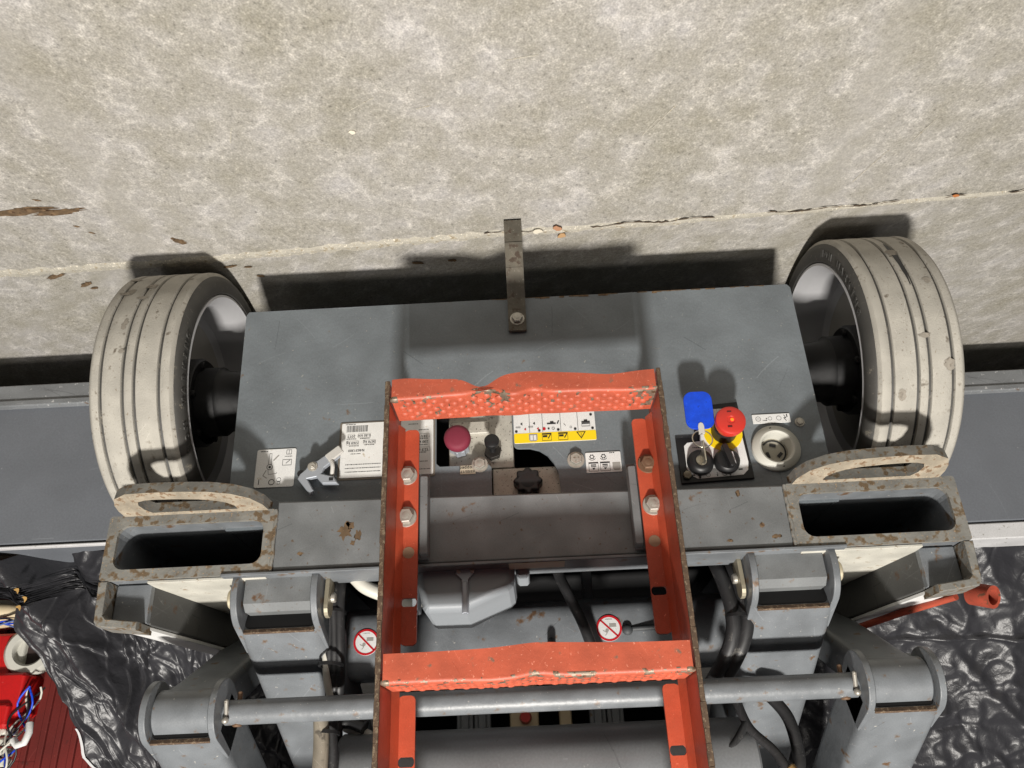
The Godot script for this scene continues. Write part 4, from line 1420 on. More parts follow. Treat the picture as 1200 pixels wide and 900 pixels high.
	b.shape([Vector2(-0.0715, 0.3412), Vector2(-0.0850, 0.3412), Vector2(-0.0782, 0.3520)], zz)
	part("print", b, M.ink, pl)
	b = MB.new()
	b.shape([Vector2(-0.0738, 0.3424), Vector2(-0.0827, 0.3424), Vector2(-0.0782, 0.3496)], zz + 0.0002)
	part("triangle_field", b, M.yellow, pl)
	b = MB.new()
	b.rect(-0.0786, 0.3436, -0.0778, 0.3470, zz + 0.0004)
	b.rect(-0.0786, 0.3477, -0.0778, 0.3484, zz + 0.0004)
	part("exclamation_mark", b, M.ink, pl)
	b = MB.new()
	b.shape([Vector2(-0.0165, 0.3415), Vector2(-0.0045, 0.3415), Vector2(-0.0045, 0.350), Vector2(-0.0065, 0.3525), Vector2(-0.0145, 0.3525), Vector2(-0.0165, 0.350)], zz)
	part("book_field", b, M.faint, pl)
	b = MB.new()
	b.rect(-0.0148, 0.3432, -0.0112, 0.3508, zz + 0.0002)
	b.rect(-0.0100, 0.3432, -0.0064, 0.3508, zz + 0.0002)
	part("book_page", b, M.white, pl)
	b = MB.new()
	for q in [Vector2(-0.001, 0.3315), Vector2(-0.019, 0.3315)]:
		b.shape([q, q + Vector2(0, 0.0042), q + Vector2(0.003, 0.0021)], zz + 0.0001)
	b.ring(Vector2(-0.0265, 0.3342), 0.0, 0.0024, zz, 0, TAU, 14)
	part("red_print", b, M.red_ink, pl)
	# small pump label
	pl = plate_label(t, "pump_label", -0.1305, 0.3735, -0.0815, 0.4035, 0.0015, M.white)
	b = MB.new()
	for k in 2:
		var c := Vector2([-0.0905, -0.1065][k], 0.3800)
		b.ring(c, 0.0020, 0.0029, z, 0, TAU, 14)
		for j in 6:
			b.ring(c + Vector2.from_angle(j * TAU / 6) * 0.0030, 0.0, 0.0009, z, 0, TAU, 6)
		b.ring(c, 0.0048, 0.0055, z, 0.5, PI - 0.5, 10)
	for k in 2:
		var x0: float = [-0.0985, -0.1145][k]
		b.outline(x0, 0.3885, x0 + 0.0135, 0.4015, 0.0005, z)
		b.rect(x0, 0.3882, x0 + 0.0135, 0.3902, z + 0.0001)
		b.rect(x0 + 0.003, 0.3915, x0 + 0.0105, 0.3930, z)
		b.rect(x0 + 0.003, 0.3940, x0 + 0.0105, 0.3950, z)
		b.shape([Vector2(x0 + 0.0045, 0.3965), Vector2(x0 + 0.009, 0.3965), Vector2(x0 + 0.0068, 0.3995)], z)
	greek(b, -0.122, 0.3752, 0.007, z)
	part("print", b, M.ink, pl)
	b = MB.new()
	b.shape([Vector2(-0.1290, 0.3895), Vector2(-0.1180, 0.3895), Vector2(-0.1180, 0.398), Vector2(-0.120, 0.401), Vector2(-0.127, 0.401), Vector2(-0.1290, 0.398)], z)
	part("book_field", b, M.faint, pl)
	# date sticker
	pl = plate_label(t, "date_label", 0.072, 0.3835, 0.0935, 0.3965, 0.0006, mat(Color(0.72, 0.68, 0.6), 0.6))
	b = MB.new()
	b.word("Stopped", Vector3(0.0828, 0.3870, z), 0.0045, bold)
	b.word("03/05/17", Vector3(0.0828, 0.3925, z), 0.0036, bold)
	part("print", b, M.ink, pl)
	# strip over the inlet
	pl = plate_label(t, "inlet_label", -0.374, 0.3285, -0.321, 0.3425, 0.001, M.white)
	b = MB.new()
	b.ring(Vector2(-0.329, 0.3355), 0.0032, 0.0037, z)
	b.line(Vector2(-0.3315, 0.3355), Vector2(-0.3265, 0.3355), 0.0004, z)
	b.ring(Vector2(-0.3455, 0.3355), 0.0024, 0.0028, z)
	b.ring(Vector2(-0.3580, 0.3355), 0.0030, 0.0035, z)
	b.rect(-0.3415, 0.3348, -0.340, 0.3363, z)
	greek(b, -0.341, 0.3382, 0.006, z)
	b.line(Vector2(-0.3655, 0.3308), Vector2(-0.3680, 0.3358), 0.0009, z)
	b.line(Vector2(-0.3680, 0.3358), Vector2(-0.3650, 0.3352), 0.0009, z)
	b.line(Vector2(-0.3650, 0.3352), Vector2(-0.3680, 0.3402), 0.0009, z)
	b.rect(-0.3705, 0.3300, -0.3690, 0.3345, z)
	part("print", b, M.ink, pl)
	# scuffed sticker on the lip of the cross member
	b = MB.new()
	b.box(Vector3(-0.042, 0.5316, 0.004), Vector3(0.03, 0.5322, 0.0325), 0.0002)
	part("lip_sticker", b, mat(Color(0.80, 0.78, 0.70), 0.6), t)

func greek(b: MB, x0: float, y: float, w: float, z: float) -> void:
	var x := x0
	while x < x0 + w:
		var k := rng.randf_range(0.0006, 0.0022)
		b.rect(x, y - 0.0006, minf(x + k, x0 + w), y + 0.0006, z)
		x += k + rng.randf_range(0.0003, 0.0008)

# ---------------------------------------------------------------- switches beside the ladder
func controls(t: Node3D) -> void:
	var b := MB.new()
	b.prism(PackedVector2Array([Vector2(-0.209, 0.359), Vector2(-0.236, 0.359), Vector2(-0.240, 0.312), Vector2(-0.303, 0.308), Vector2(-0.3085, 0.4235), Vector2(-0.209, 0.4265)]), 0.0003, 0.0045, 0.001)
	var cp := part("control_plate", b, mat(Color(0.06, 0.06, 0.065), 0.5), t)
	b = MB.new()
	b.prism(PackedVector2Array([Vector2(-0.219, 0.372), Vector2(-0.224, 0.3675), Vector2(-0.242, 0.366), Vector2(-0.246, 0.335), Vector2(-0.252, 0.318), Vector2(-0.295, 0.318), Vector2(-0.299, 0.324), Vector2(-0.3035, 0.40), Vector2(-0.3015, 0.411), Vector2(-0.294, 0.418), Vector2(-0.232, 0.421), Vector2(-0.222, 0.415), Vector2(-0.2185, 0.405)]), 0.0046, 0.0054, 0.0002)
	part("switch_label", b, M.white, cp)
	b = MB.new()
	var z := 0.0058
	for q in [[-0.2255, 0.4160], [-0.2345, 0.4165], [-0.2785, 0.4130], [-0.291, 0.4105]]:
		b.rect(q[0] - 0.0028, q[1] - 0.0012, q[0] + 0.0028, q[1] + 0.0006, z)
	b.ring(Vector2(-0.246, 0.4160), 0.0026, 0.0031, z)
	b.ring(Vector2(-0.2685, 0.4150), 0.0029, 0.0034, z)
	for q in [-0.2585, -0.276]:
		b.shape([Vector2(q - 0.0014, 0.4165), Vector2(q + 0.0014, 0.4165), Vector2(q, 0.4190)], z)
		b.rect(q - 0.0003, 0.4125, q + 0.0003, 0.4165, z)
	b.ring(Vector2(-0.2345, 0.4190), 0.0, 0.0018, z, 0, TAU, 10)
	greek(b, -0.252, 0.3755, 0.022, z)
	part("print", b, M.ink, cp)
	b = MB.new()
	b.lathe([Vector2(0.0064, 0.0), Vector2(0.0064, 0.0265), Vector2(0.0056, 0.027)], Vector3(-0.2755, 0.3555, 0), Vector3.BACK, 40)
	part("yellow_disc", b, M.yellow, cp)
	b = MB.new()
	b.lathe([Vector2(0.026, 0.010), Vector2(0.024, 0.0165), Vector2(0.012, 0.0175), Vector2(0.0064, 0.0175)], Vector3(-0.2765, 0.3545, 0), Vector3.BACK, 36)
	var es := part("stop_collar", b, M.black_soft, cp)
	b = MB.new()
	b.lathe([Vector2(0.0505, 0.0), Vector2(0.0505, 0.0050), Vector2(0.0512, 0.0056), Vector2(0.0512, 0.0170), Vector2(0.0495, 0.0198), Vector2(0.0450, 0.0208), Vector2(0.036, 0.0190), Vector2(0.026, 0.0150), Vector2(0.024, 0.0)], Vector3(-0.2775, 0.3545, 0), Vector3(0, 0.02, 1), 44)
	part("stop_button", b, M.red_knob, es, "red mushroom stop button")
	b = MB.new()
	for s in [1.0, -1.0]:
		b.box(Vector3(-0.2755 - 0.003 + s * 0.001, 0.3545 + s * 0.011 - 0.0012, 0.0510), Vector3(-0.2755 + 0.003 + s * 0.001, 0.3545 + s * 0.011 + 0.0012, 0.0518), 0.0003)
	part("stop_marks", b, mat(Color(0.35, 0.06, 0.06), 0.6), es)
	b = MB.new()
	b.ball(Vector3(-0.2790, 0.3552, 0.0508), Vector3(0.0024, 0.0024, 0.0012))
	var led := StandardMaterial3D.new()
	led.albedo_color = Color(1.0, 0.35, 0.1)
	led.emission_enabled = true
	led.emission = Color(1.0, 0.42, 0.10)
	led.emission_energy_multiplier = 1.6
	part("signal_light", b, led, es)
	# key switch and selector
	b = MB.new()
	b.lathe([Vector2(0.018, 0.0075), Vector2(0.0185, 0.0085), Vector2(0.018, 0.013), Vector2(0.0145, 0.0165), Vector2(0.009, 0.0182), Vector2(0.0054, 0.0182)], Vector3(-0.2375, 0.3985, 0), Vector3.BACK, 40)
	var ks := part("key_switch", b, M.black_soft, cp)
	b = MB.new()
	b.lathe([Vector2(0.0165, 0.0), Vector2(0.0165, 0.0078), Vector2(0.015, 0.0084)], Vector3(-0.2375, 0.3985, 0), Vector3.BACK, 30)
	part("lock_barrel", b, M.chrome, ks)
	b = MB.new()
	b.lathe([Vector2(0.017, 0.0), Vector2(0.017, 0.0140), Vector2(0.0145, 0.0168), Vector2(0.009, 0.0178), Vector2(0.0054, 0.0178)], Vector3(-0.2735, 0.3985, 0), Vector3.BACK, 40)
	var sel := part("selector_knob", b, M.black_soft, cp)
	b = MB.new()
	b.xf = Transform3D(Basis(Vector3.BACK, 0.25), Vector3(-0.2735, 0.3985, 0))
	b.prism(rr(-0.0042, -0.0195, 0.0042, 0.0145, 0.003), 0.0165, 0.0285, 0.0015)
	part("grip", b, M.black_soft, sel)
	b = MB.new()
	b.xf = Transform3D(Basis(Vector3.BACK, 0.12), Vector3(-0.2805, 0.3985, 0))
	b.box(Vector3(-0.001, -0.009, 0.0168), Vector3(0.0010, 0.0085, 0.0215), 0.0003)
	part("pointer_stripe", b, M.white_edge, sel)
	bolt(cp, Vector3(-0.2175, 0.4155, 0.0045), 0.0062, mat(Color(0.45, 0.42, 0.36), 0.5, 0.4), false)

func loose_things() -> void:
	# key in the switch, with its ring and blue tag hanging from it
	var t := thing("key_and_tag", "small key in the switch with blue plastic tag on a ring", "key")
	var o := Vector3(-0.238, 0.395, 0.017)
	t.position = o
	var b := MB.new()
	b.xf = Transform3D(Basis(), -o)
	b.box(Vector3(-0.2384, 0.389, 0.0168), Vector3(-0.2366, 0.404, 0.032), 0.0004)
	b.box(Vector3(-0.2388, 0.380, 0.030), Vector3(-0.2362, 0.409, 0.044), 0.0008)
	part("key", b, M.chrome, t)
	b = MB.new()
	b.xf = Transform3D(Basis(), -o)
	var pts := []
	for k in 25:
		var a := TAU * k / 24.0
		pts.append(Vector3(-0.2385 + cos(a) * 0.0135, 0.3755 + sin(a) * 0.0135, 0.037 + 0.003 * sin(a)))
	b.tube(pts, 0.0009, 8)
	part("ring", b, M.chrome, t)
	b = MB.new()
	b.xf = Transform3D(Basis(Vector3.RIGHT, -0.10) , Vector3(-0.2395, 0.3335, 0.037) - o)
	b.prism(rr(-0.0195, -0.0275, 0.0195, 0.0270, 0.0125, 8), -0.001, 0.0014, 0.0006, true)
	part("tag", b, M.blue, t)
	b = MB.new()
	b.xf = Transform3D(Basis(Vector3.RIGHT, -0.10) , Vector3(-0.2395, 0.3335, 0.037) - o)
	b.prism(PackedVector2Array([Vector2(-0.004, 0.034), Vector2(0.004, 0.034), Vector2(0.0042, 0.023), Vector2(0.003, 0.019), Vector2(0.0, 0.0175), Vector2(-0.003, 0.019), Vector2(-0.0042, 0.023)]), -0.0018, 0.0022, 0.0004)
	part("strap", b, M.clear, t)
	# orange bar with a ringed end, lying over the right side rail
	t = thing("orange_bar", "thin orange steel bar with open ring end beside the right forklift pocket", "steel bar")
	o = Vector3(-0.575, 0.588, -0.02)
	t.position = o
	b = MB.new()
	b.xf = Transform3D(Basis(), -o)
	b.tube([Vector3(-0.545, 0.588, -0.022), Vector3(-0.505, 0.592, -0.10), Vector3(-0.455, 0.600, -0.21), Vector3(-0.40, 0.604, -0.33)], 0.0050, 12)
	part("rod", b, M.dull_orange, t)
	b = MB.new()
	b.lathe([Vector2(0.018, 0.0100), Vector2(0.018, 0.0145), Vector2(-0.012, 0.0145), Vector2(-0.012, 0.0100), Vector2(0.018, 0.0100)], Vector3.ZERO, Vector3(-0.45, 0.35, 0.82), 30)
	part("ring_end", b, mat(Color.WHITE, 0.6, 0.0, worn(Color(0.60, 0.26, 0.19), 0.12, Color(0.36, 0.25, 0.18), 0.42, Color(0.3, 0.2, 0.15), 0.2, 10, 251, 256), 0.08), t)
	# paint chips and leaf scraps
	var chips := [[Vector3(-0.066, 0.0045, 0.03), 0.009, Color(0.70, 0.52, 0.40), "orange paint chip lying on the floor joint below the strap"], [Vector3(-0.073, 0.0025, 0.008), 0.009, Color(0.72, 0.58, 0.42), "thin tan paint flake lying just behind the floor joint"], [Vector3(-0.675, 0.0045, 0.058), 0.006, Color(0.72, 0.45, 0.25), "small orange chip on the floor joint right of the right wheel"],
		[Vector3(-0.035, 0.0045, 0.026), 0.010, Color(0.86, 0.83, 0.76), "white filler crumb on the floor joint beside the strap"], [Vector3(0.21, 0.0005, 0.255), 0.006, Color(0.88, 0.85, 0.78), "pale chip lying alone on the near concrete slab"]]
	for c in chips:
		b = MB.new()
		var pl := PackedVector2Array()
		for k in 9:
			pl.push_back(Vector2.from_angle(TAU * k / 9.0) * c[1] * rng.randf_range(0.55, 1.1) * Vector2(1.0, 0.75))
		b.xf = Transform3D(Basis(Vector3.RIGHT, Vector3.FORWARD, Vector3.UP), Vector3.ZERO)
		b.prism(pl, 0.0, 0.0022, 0.0006)
		var m := MeshInstance3D.new()
		m.name = numbered("paint_chip", self)
		m.mesh = b.mesh()
		m.material_override = mat(c[2], 0.8)
		m.position = c[0]
		add_child(m, true)
		m.set_meta("label", c[3])
		m.set_meta("category", "paint chip")
		m.set_meta("group", "chips lying on the floor")
	var leaves := [[Vector3(0.862, 0.462, -0.275), "pale yellow scrap on the upper fold of the left black sheet"], [Vector3(0.852, 0.474, -0.285), "larger yellow leaf scrap on the fold of the left black sheet"], [Vector3(0.868, 0.485, -0.30), "tan scrap beside the cream cushion on the left sheet"], [Vector3(0.62, 0.535, -0.36), "curled orange peel scrap on the left sheet under the side rail"]]
	for l in leaves:
		b = MB.new()
		var k0 := rng.randf() * 3.0
		var pr := []
		for i in 7:
			var u := i / 6.0 - 0.5
			var w := 0.004 * sqrt(maxf(0.0, 1.0 - 4.0 * u * u)) + 0.0006
			var c := Vector3(u * 0.018, 0.004 * cos(u * 4.0), 0.004)
			var row := [c + Vector3(0, -w, 0.001), c + Vector3(0, w, 0.003)]
			if i > 0:
				b.flat4(pr[0], pr[1], row[1], row[0], Vector3(0, 0.3, 1).normalized())
				b.flat4(pr[0] - Vector3(0, 0, 0.0008), pr[1] - Vector3(0, 0, 0.0008), row[1] - Vector3(0, 0, 0.0008), row[0] - Vector3(0, 0, 0.0008), Vector3(0, -0.3, -1).normalized())
			pr = row
		var m := MeshInstance3D.new()
		m.name = numbered("leaf_scrap", self)
		m.mesh = b.mesh()
		m.material_override = M.leaf
		m.position = l[0]
		m.rotation.z = k0
		m.scale = Vector3.ONE * 0.62
		add_child(m, true)
		m.set_meta("label", l[1])
		m.set_meta("category", "leaf scrap")
		m.set_meta("group", "scraps caught on the black sheet")

# ---------------------------------------------------------------- ladder
func dent(x: float, which: int) -> float:
	if which == 0:
		return 0.012 * exp(-pow((x - 0.045) / 0.022, 2.0)) + 0.010 * exp(-pow((x + 0.012) / 0.018, 2.0)) - 0.004 * exp(-pow((x - 0.005) / 0.03, 2.0)) + 0.004 * exp(-pow((x - 0.09) / 0.04, 2.0)) - 0.005 * exp(-pow((x + 0.14) / 0.04, 2.0))
	return 0.004 * exp(-pow((x - 0.0) / 0.02, 2.0)) - 0.002 * exp(-pow((x - 0.05) / 0.03, 2.0))

func rung(lad: Node3D, y_top: float, lip: float, which: int) -> void:
	var b := MB.new()
	var prof := []      # (z, y) from the bottom of the lip over the nose to the back of the tread
	var r := 0.005
	prof.append(Vector2(0.148, y_top - lip))
	prof.append(Vector2(0.148, y_top - lip * 0.5))
	for k in 7:
		var a := -0.0 + PI / 2 * k / 6.0
		prof.append(Vector2(0.148 - r + r * cos(a), y_top - r + r * sin(a)))
	for k in range(1, 9):
		prof.append(Vector2(0.141 - k * 0.0070, y_top))
	var hw := 0.1655
	var NX := 220
	var ds := []
	for i in NX + 1:
		ds.append(dent(lerpf(-hw, hw, float(i) / NX), which))
	var pt := func(i: int, j: int, inner: bool) -> Vector3:
		var x := lerpf(-hw, hw, float(i) / NX)
		var d: float = ds[i]
		var p: Vector2 = prof[j]
		if j <= 1:
			var lh := lip
			if which == 0:
				lh += -0.015 * exp(-pow((x - 0.052) / 0.02, 2.0)) + 0.005 * exp(-pow((x + 0.005) / 0.045, 2.0)) + 0.004 * exp(-pow((x - 0.15) / 0.03, 2.0)) - 0.004 * exp(-pow((x + 0.11) / 0.03, 2.0))
			else:
				lh += 0.004 * exp(-pow((x + 0.01) / 0.07, 2.0))
			p.y = y_top - lh * (1.0 if j == 0 else 0.5)
		if inner:
			p = Vector2(minf(p.x, 0.1455) - 0.0, p.y - 0.0025) if j > 1 else p - Vector2(0.0025, 0)
		var frac := clampf((p.x - 0.07) / 0.08, 0, 1)
		return Vector3(x, p.y - d * frac * (0.9 if j > 1 else 0.35) , p.x - d * 0.55 * frac)
	var m := prof.size()
	for inner in [false, true]:
		var st := SurfaceTool.new()
		var grid := []
		for i in NX + 1:
			var row := []
			for j in m:
				row.append(pt.call(i, j, inner))
			grid.append(row)
		var nrm := []
		for i in NX + 1:
			var row := []
			for j in m:
				var dx: Vector3 = grid[mini(i + 1, NX)][j] - grid[maxi(i - 1, 0)][j]
				var dy: Vector3 = grid[i][mini(j + 1, m - 1)] - grid[i][maxi(j - 1, 0)]
				var nn: Vector3 = dx.cross(dy).normalized()
				if nn.y + nn.z < 0:
					nn = -nn
				row.append(-nn if inner else nn)
			nrm.append(row)
		for i in NX:
			for j in m - 1:
				b.quad(grid[i][j], grid[i + 1][j], grid[i + 1][j + 1], grid[i][j + 1], nrm[i][j], nrm[i + 1][j], nrm[i + 1][j + 1], nrm[i][j + 1])
	# close the lip and the back edge
	for i in NX:
		for j in [0, m - 1]:
			b.flat4(pt.call(i, j, false), pt.call(i + 1, j, false), pt.call(i + 1, j, true), pt.call(i, j, true), Vector3.DOWN if j == 0 else Vector3.FORWARD)
	var rg := part("rung", b, M.orange_worn, lad)
	# paint worn through to the steel along the nose
	b = MB.new()
	var wear := noise(900 + which, 62.0, 3)
	var wide := noise(950 + which, 14.0, 2)
	for i in NX:
		var x := lerpf(-hw, hw, (i + 0.5) / NX)
		for j in range(2, m - 3):
			var near := 1.0 - absf(j - 7.0) / 7.0
			var v := wear.get_noise_2d(x, j * 0.0032) + wide.get_noise_2d(x, 0.3) * 0.9 + near * 0.22 - 0.05 * absf(x + 0.04) / 0.1
			if v > 0.42:
				var q := [pt.call(i, j, false), pt.call(i + 1, j, false), pt.call(i + 1, j + 1, false), pt.call(i, j + 1, false)]
				var nn: Vector3 = (q[1] - q[0]).cross(q[3] - q[0]).normalized()
				if nn.y + nn.z < 0:
					nn = -nn
				b.flat4(q[0] + nn * 0.0003, q[1] + nn * 0.0003, q[2] + nn * 0.0003, q[3] + nn * 0.0003, nn)
	if b.v.size() > 0:
		var bare := part("bare_steel", b, M.bare, rg)
		bare.set_meta("kind", "stuff")
	# raised anti-slip dimples punched through the tread
	b = MB.new()
	var hgt := 1.0 if which == 0 else 0.7
	for row in 5:
		for k in 19:
			var x := -0.152 + (k + (0.5 if row % 2 else 0.0)) * 0.0166
			if absf(x) > 0.157:
				continue
			var z := 0.1335 - row * 0.0100
			var d := dent(x, which)
			var frac := clampf((z - 0.07) / 0.08, 0, 1)
			var c := Vector3(x, y_top - d * frac * 0.9, z - d * 0.55 * frac)
			b.lathe([Vector2(0.0010 * hgt, 0.0), Vector2(0.0022 * hgt, 0.0007), Vector2(0.0024 * hgt, 0.0015), Vector2(0.0019 * hgt, 0.0029), Vector2(0.0009 * hgt, 0.0043), Vector2(-0.0004, 0.0056)], c, Vector3.UP, 10)
	part("dimples", b, M.orange_worn, rg)
	for s in [1.0, -1.0]:
		b = MB.new()
		b.ball(Vector3(s * 0.162, y_top - 0.004, 0.1425), Vector3(0.0085, 0.0046, 0.0062), 6, 10)
		part("weld", b, M.bare, rg)

func slotted(x0: float, x1: float, y0: float, y1: float, slots: Array, z0: float, z1: float) -> MB:
	# flange plate (rounded corners) with through slots, built as stacked bands
	var b := MB.new()
	var ys := [y0]
	for sl in slots:
		ys.append(sl - 0.012)
		ys.append(sl + 0.012)
	ys.append(y1)
	for i in ys.size() - 1:
		var a: float = ys[i]
		var e: float = ys[i + 1]
		if i % 2 == 0:
			var pl := PackedVector2Array([Vector2(x0, a), Vector2(x1, a), Vector2(x1, e), Vector2(x0, e)])
			var c := 0.005
			var xa := minf(x0, x1)
			var xb := maxf(x0, x1)
			if i == 0:
				pl = PackedVector2Array([Vector2(xa + c, a), Vector2(xb - c, a), Vector2(xb - c * 0.3, a + c * 0.3), Vector2(xb, a + c), Vector2(xb, e), Vector2(xa, e), Vector2(xa, a + c), Vector2(xa + c * 0.3, a + c * 0.3)])
			elif i == ys.size() - 2:
				pl = PackedVector2Array([Vector2(xa, a), Vector2(xb, a), Vector2(xb, e - c), Vector2(xb - c * 0.3, e - c * 0.3), Vector2(xb - c, e), Vector2(xa + c, e), Vector2(xa + c * 0.3, e - c * 0.3), Vector2(xa, e - c)])
			b.prism(pl, z0, z1, 0.00002)
		else:
			var mid := (a + e) * 0.5
			var cx := (x0 + x1) * 0.5
			var k := 20
			var outer := PackedVector2Array()
			var inner := PackedVector2Array()
			var hx := absf(x1 - x0) * 0.5
			for j in k:
				var t := TAU * (j + 0.5) / k
				var d := Vector2(cos(t), sin(t))
				var sc := minf(hx / maxf(absf(d.x), 1e-4), 0.012 / maxf(absf(d.y), 1e-4))
				outer.push_back(Vector2(cx, mid) + d * sc)
				inner.push_back(Vector2(cx + clampf(d.x * 0.010, -1, 1) * (0.95), mid + clampf(sin(t) * 0.0075, -0.0052, 0.0052)))
			b.frame(outer, inner, z0, z1)
			# corner fillers
			for sx in [-1.0, 1.0]:
				for sy in [-1.0, 1.0]:
					var best := []
					for j in k:
						var q := outer[j] - Vector2(cx, mid)
						if signf(q.x) == sx and signf(q.y) == sy:
							best.append(outer[j])
					var corner := Vector2(cx + sx * hx, mid + sy * 0.012)
					for j in best.size() - 1:
						var P: Vector2 = best[j]
						var Q: Vector2 = best[j + 1]
						if P.distance_to(Q) < 0.02:
							for zz in [[z1, Vector3.BACK], [z0, Vector3.FORWARD]]:
								b.tri(Vector3(P.x, P.y, zz[0]), Vector3(Q.x, Q.y, zz[0]), Vector3(corner.x, corner.y, zz[0]), zz[1], zz[1], zz[1])
	return b

func ladder(t: Node3D) -> void:
	var lad := Node3D.new()
	lad.name = "ladder"
	t.add_child(lad)
	lad.set_meta("label", "bent orange access ladder with worn rungs")
	for s in [1.0, -1.0]:
		# web: upright plate, its front edge rusted bare
		var b := MB.new()
		b.box(Vector3(minf(s * 0.168, s * 0.1725), 0.323, 0.056), Vector3(maxf(s * 0.168, s * 0.1725), 1.05, 0.1505), 0.0008)
		var st := part("stile", b, M.orange, lad)
		b = MB.new()
		var prev := 0.323
		while prev < 1.05:
			var h := rng.randf_range(0.006, 0.03)
			var w := rng.randf_range(-0.0004, 0.0004)
			b.box(Vector3(s * 0.1702 - 0.0029 - w, prev, 0.1490), Vector3(s * 0.1702 + 0.0029 + w, prev + h + 0.0005, 0.1525 + rng.randf_range(-0.0003, 0.0003)), 0.0008)
			prev += h
		part("bare_edge", b, M.rust_edge, st)
		# slanted bend between web and flange
		b = MB.new()
		var A := Vector3(s * 0.1678, 0.35, 0.078)
		var B := Vector3(s * 0.1610, 0.35, 0.0615)
		var H := Vector3(0, 0.70, 0)
		var nn: Vector3 = Vector3(-s * 0.92, 0, 0.38)
		b.flat4(A, B, B + H, A + H, nn)
		b.flat4(A + Vector3(s * 0.003, 0, -0.003), B + Vector3(s * 0.003, 0, -0.003), B + H + Vector3(s * 0.003, 0, -0.003), A + H + Vector3(s * 0.003, 0, -0.003), -nn)
		part("bend", b, M.orange, st)
		# flanges, lower one bolted to the cross member
		b = slotted(s * 0.1620, s * 0.1425, 0.352, 0.631, [0.5805], 0.056, 0.0612)
		part("flange", b, M.orange, st)
		b = slotted(s * 0.1620, s * 0.1425, 0.687, 1.04, [0.757], 0.056, 0.0612)
		part("flange", b, M.orange, st)
		b = MB.new()
		b.lathe([Vector2(0.0003, 0.0), Vector2(0.0003, 0.0072), Vector2(0.0, 0.0075)], Vector3(s * 0.154, 0.519, 0.0612), Vector3.BACK, 20)
		part("plug_weld", b, M.tan, st)
		bolt(st, Vector3(s * 0.157, 0.4165, 0.0612), 0.0098, M.zinc if s > 0 else M.brownbolt)
		bolt(st, Vector3(s * 0.1575, 0.4725, 0.0612), 0.0102, M.zinc)
		# stand-off bracket under the flange
		b = MB.new()
		b.box(Vector3(minf(s * 0.131, s * 0.142), 0.415, 0.0302), Vector3(maxf(s * 0.131, s * 0.142), 0.520, 0.0555), 0.002)
		b.box(Vector3(minf(s * 0.131, s * 0.166), 0.405, 0.0305), Vector3(maxf(s * 0.131, s * 0.166), 0.522, 0.0357), 0.002)
		part("stand_off", b, M.grey_worn, lad)
	rung(lad, 0.3485, 0.026, 0)
	rung(lad, 0.6845, 0.032, 1)

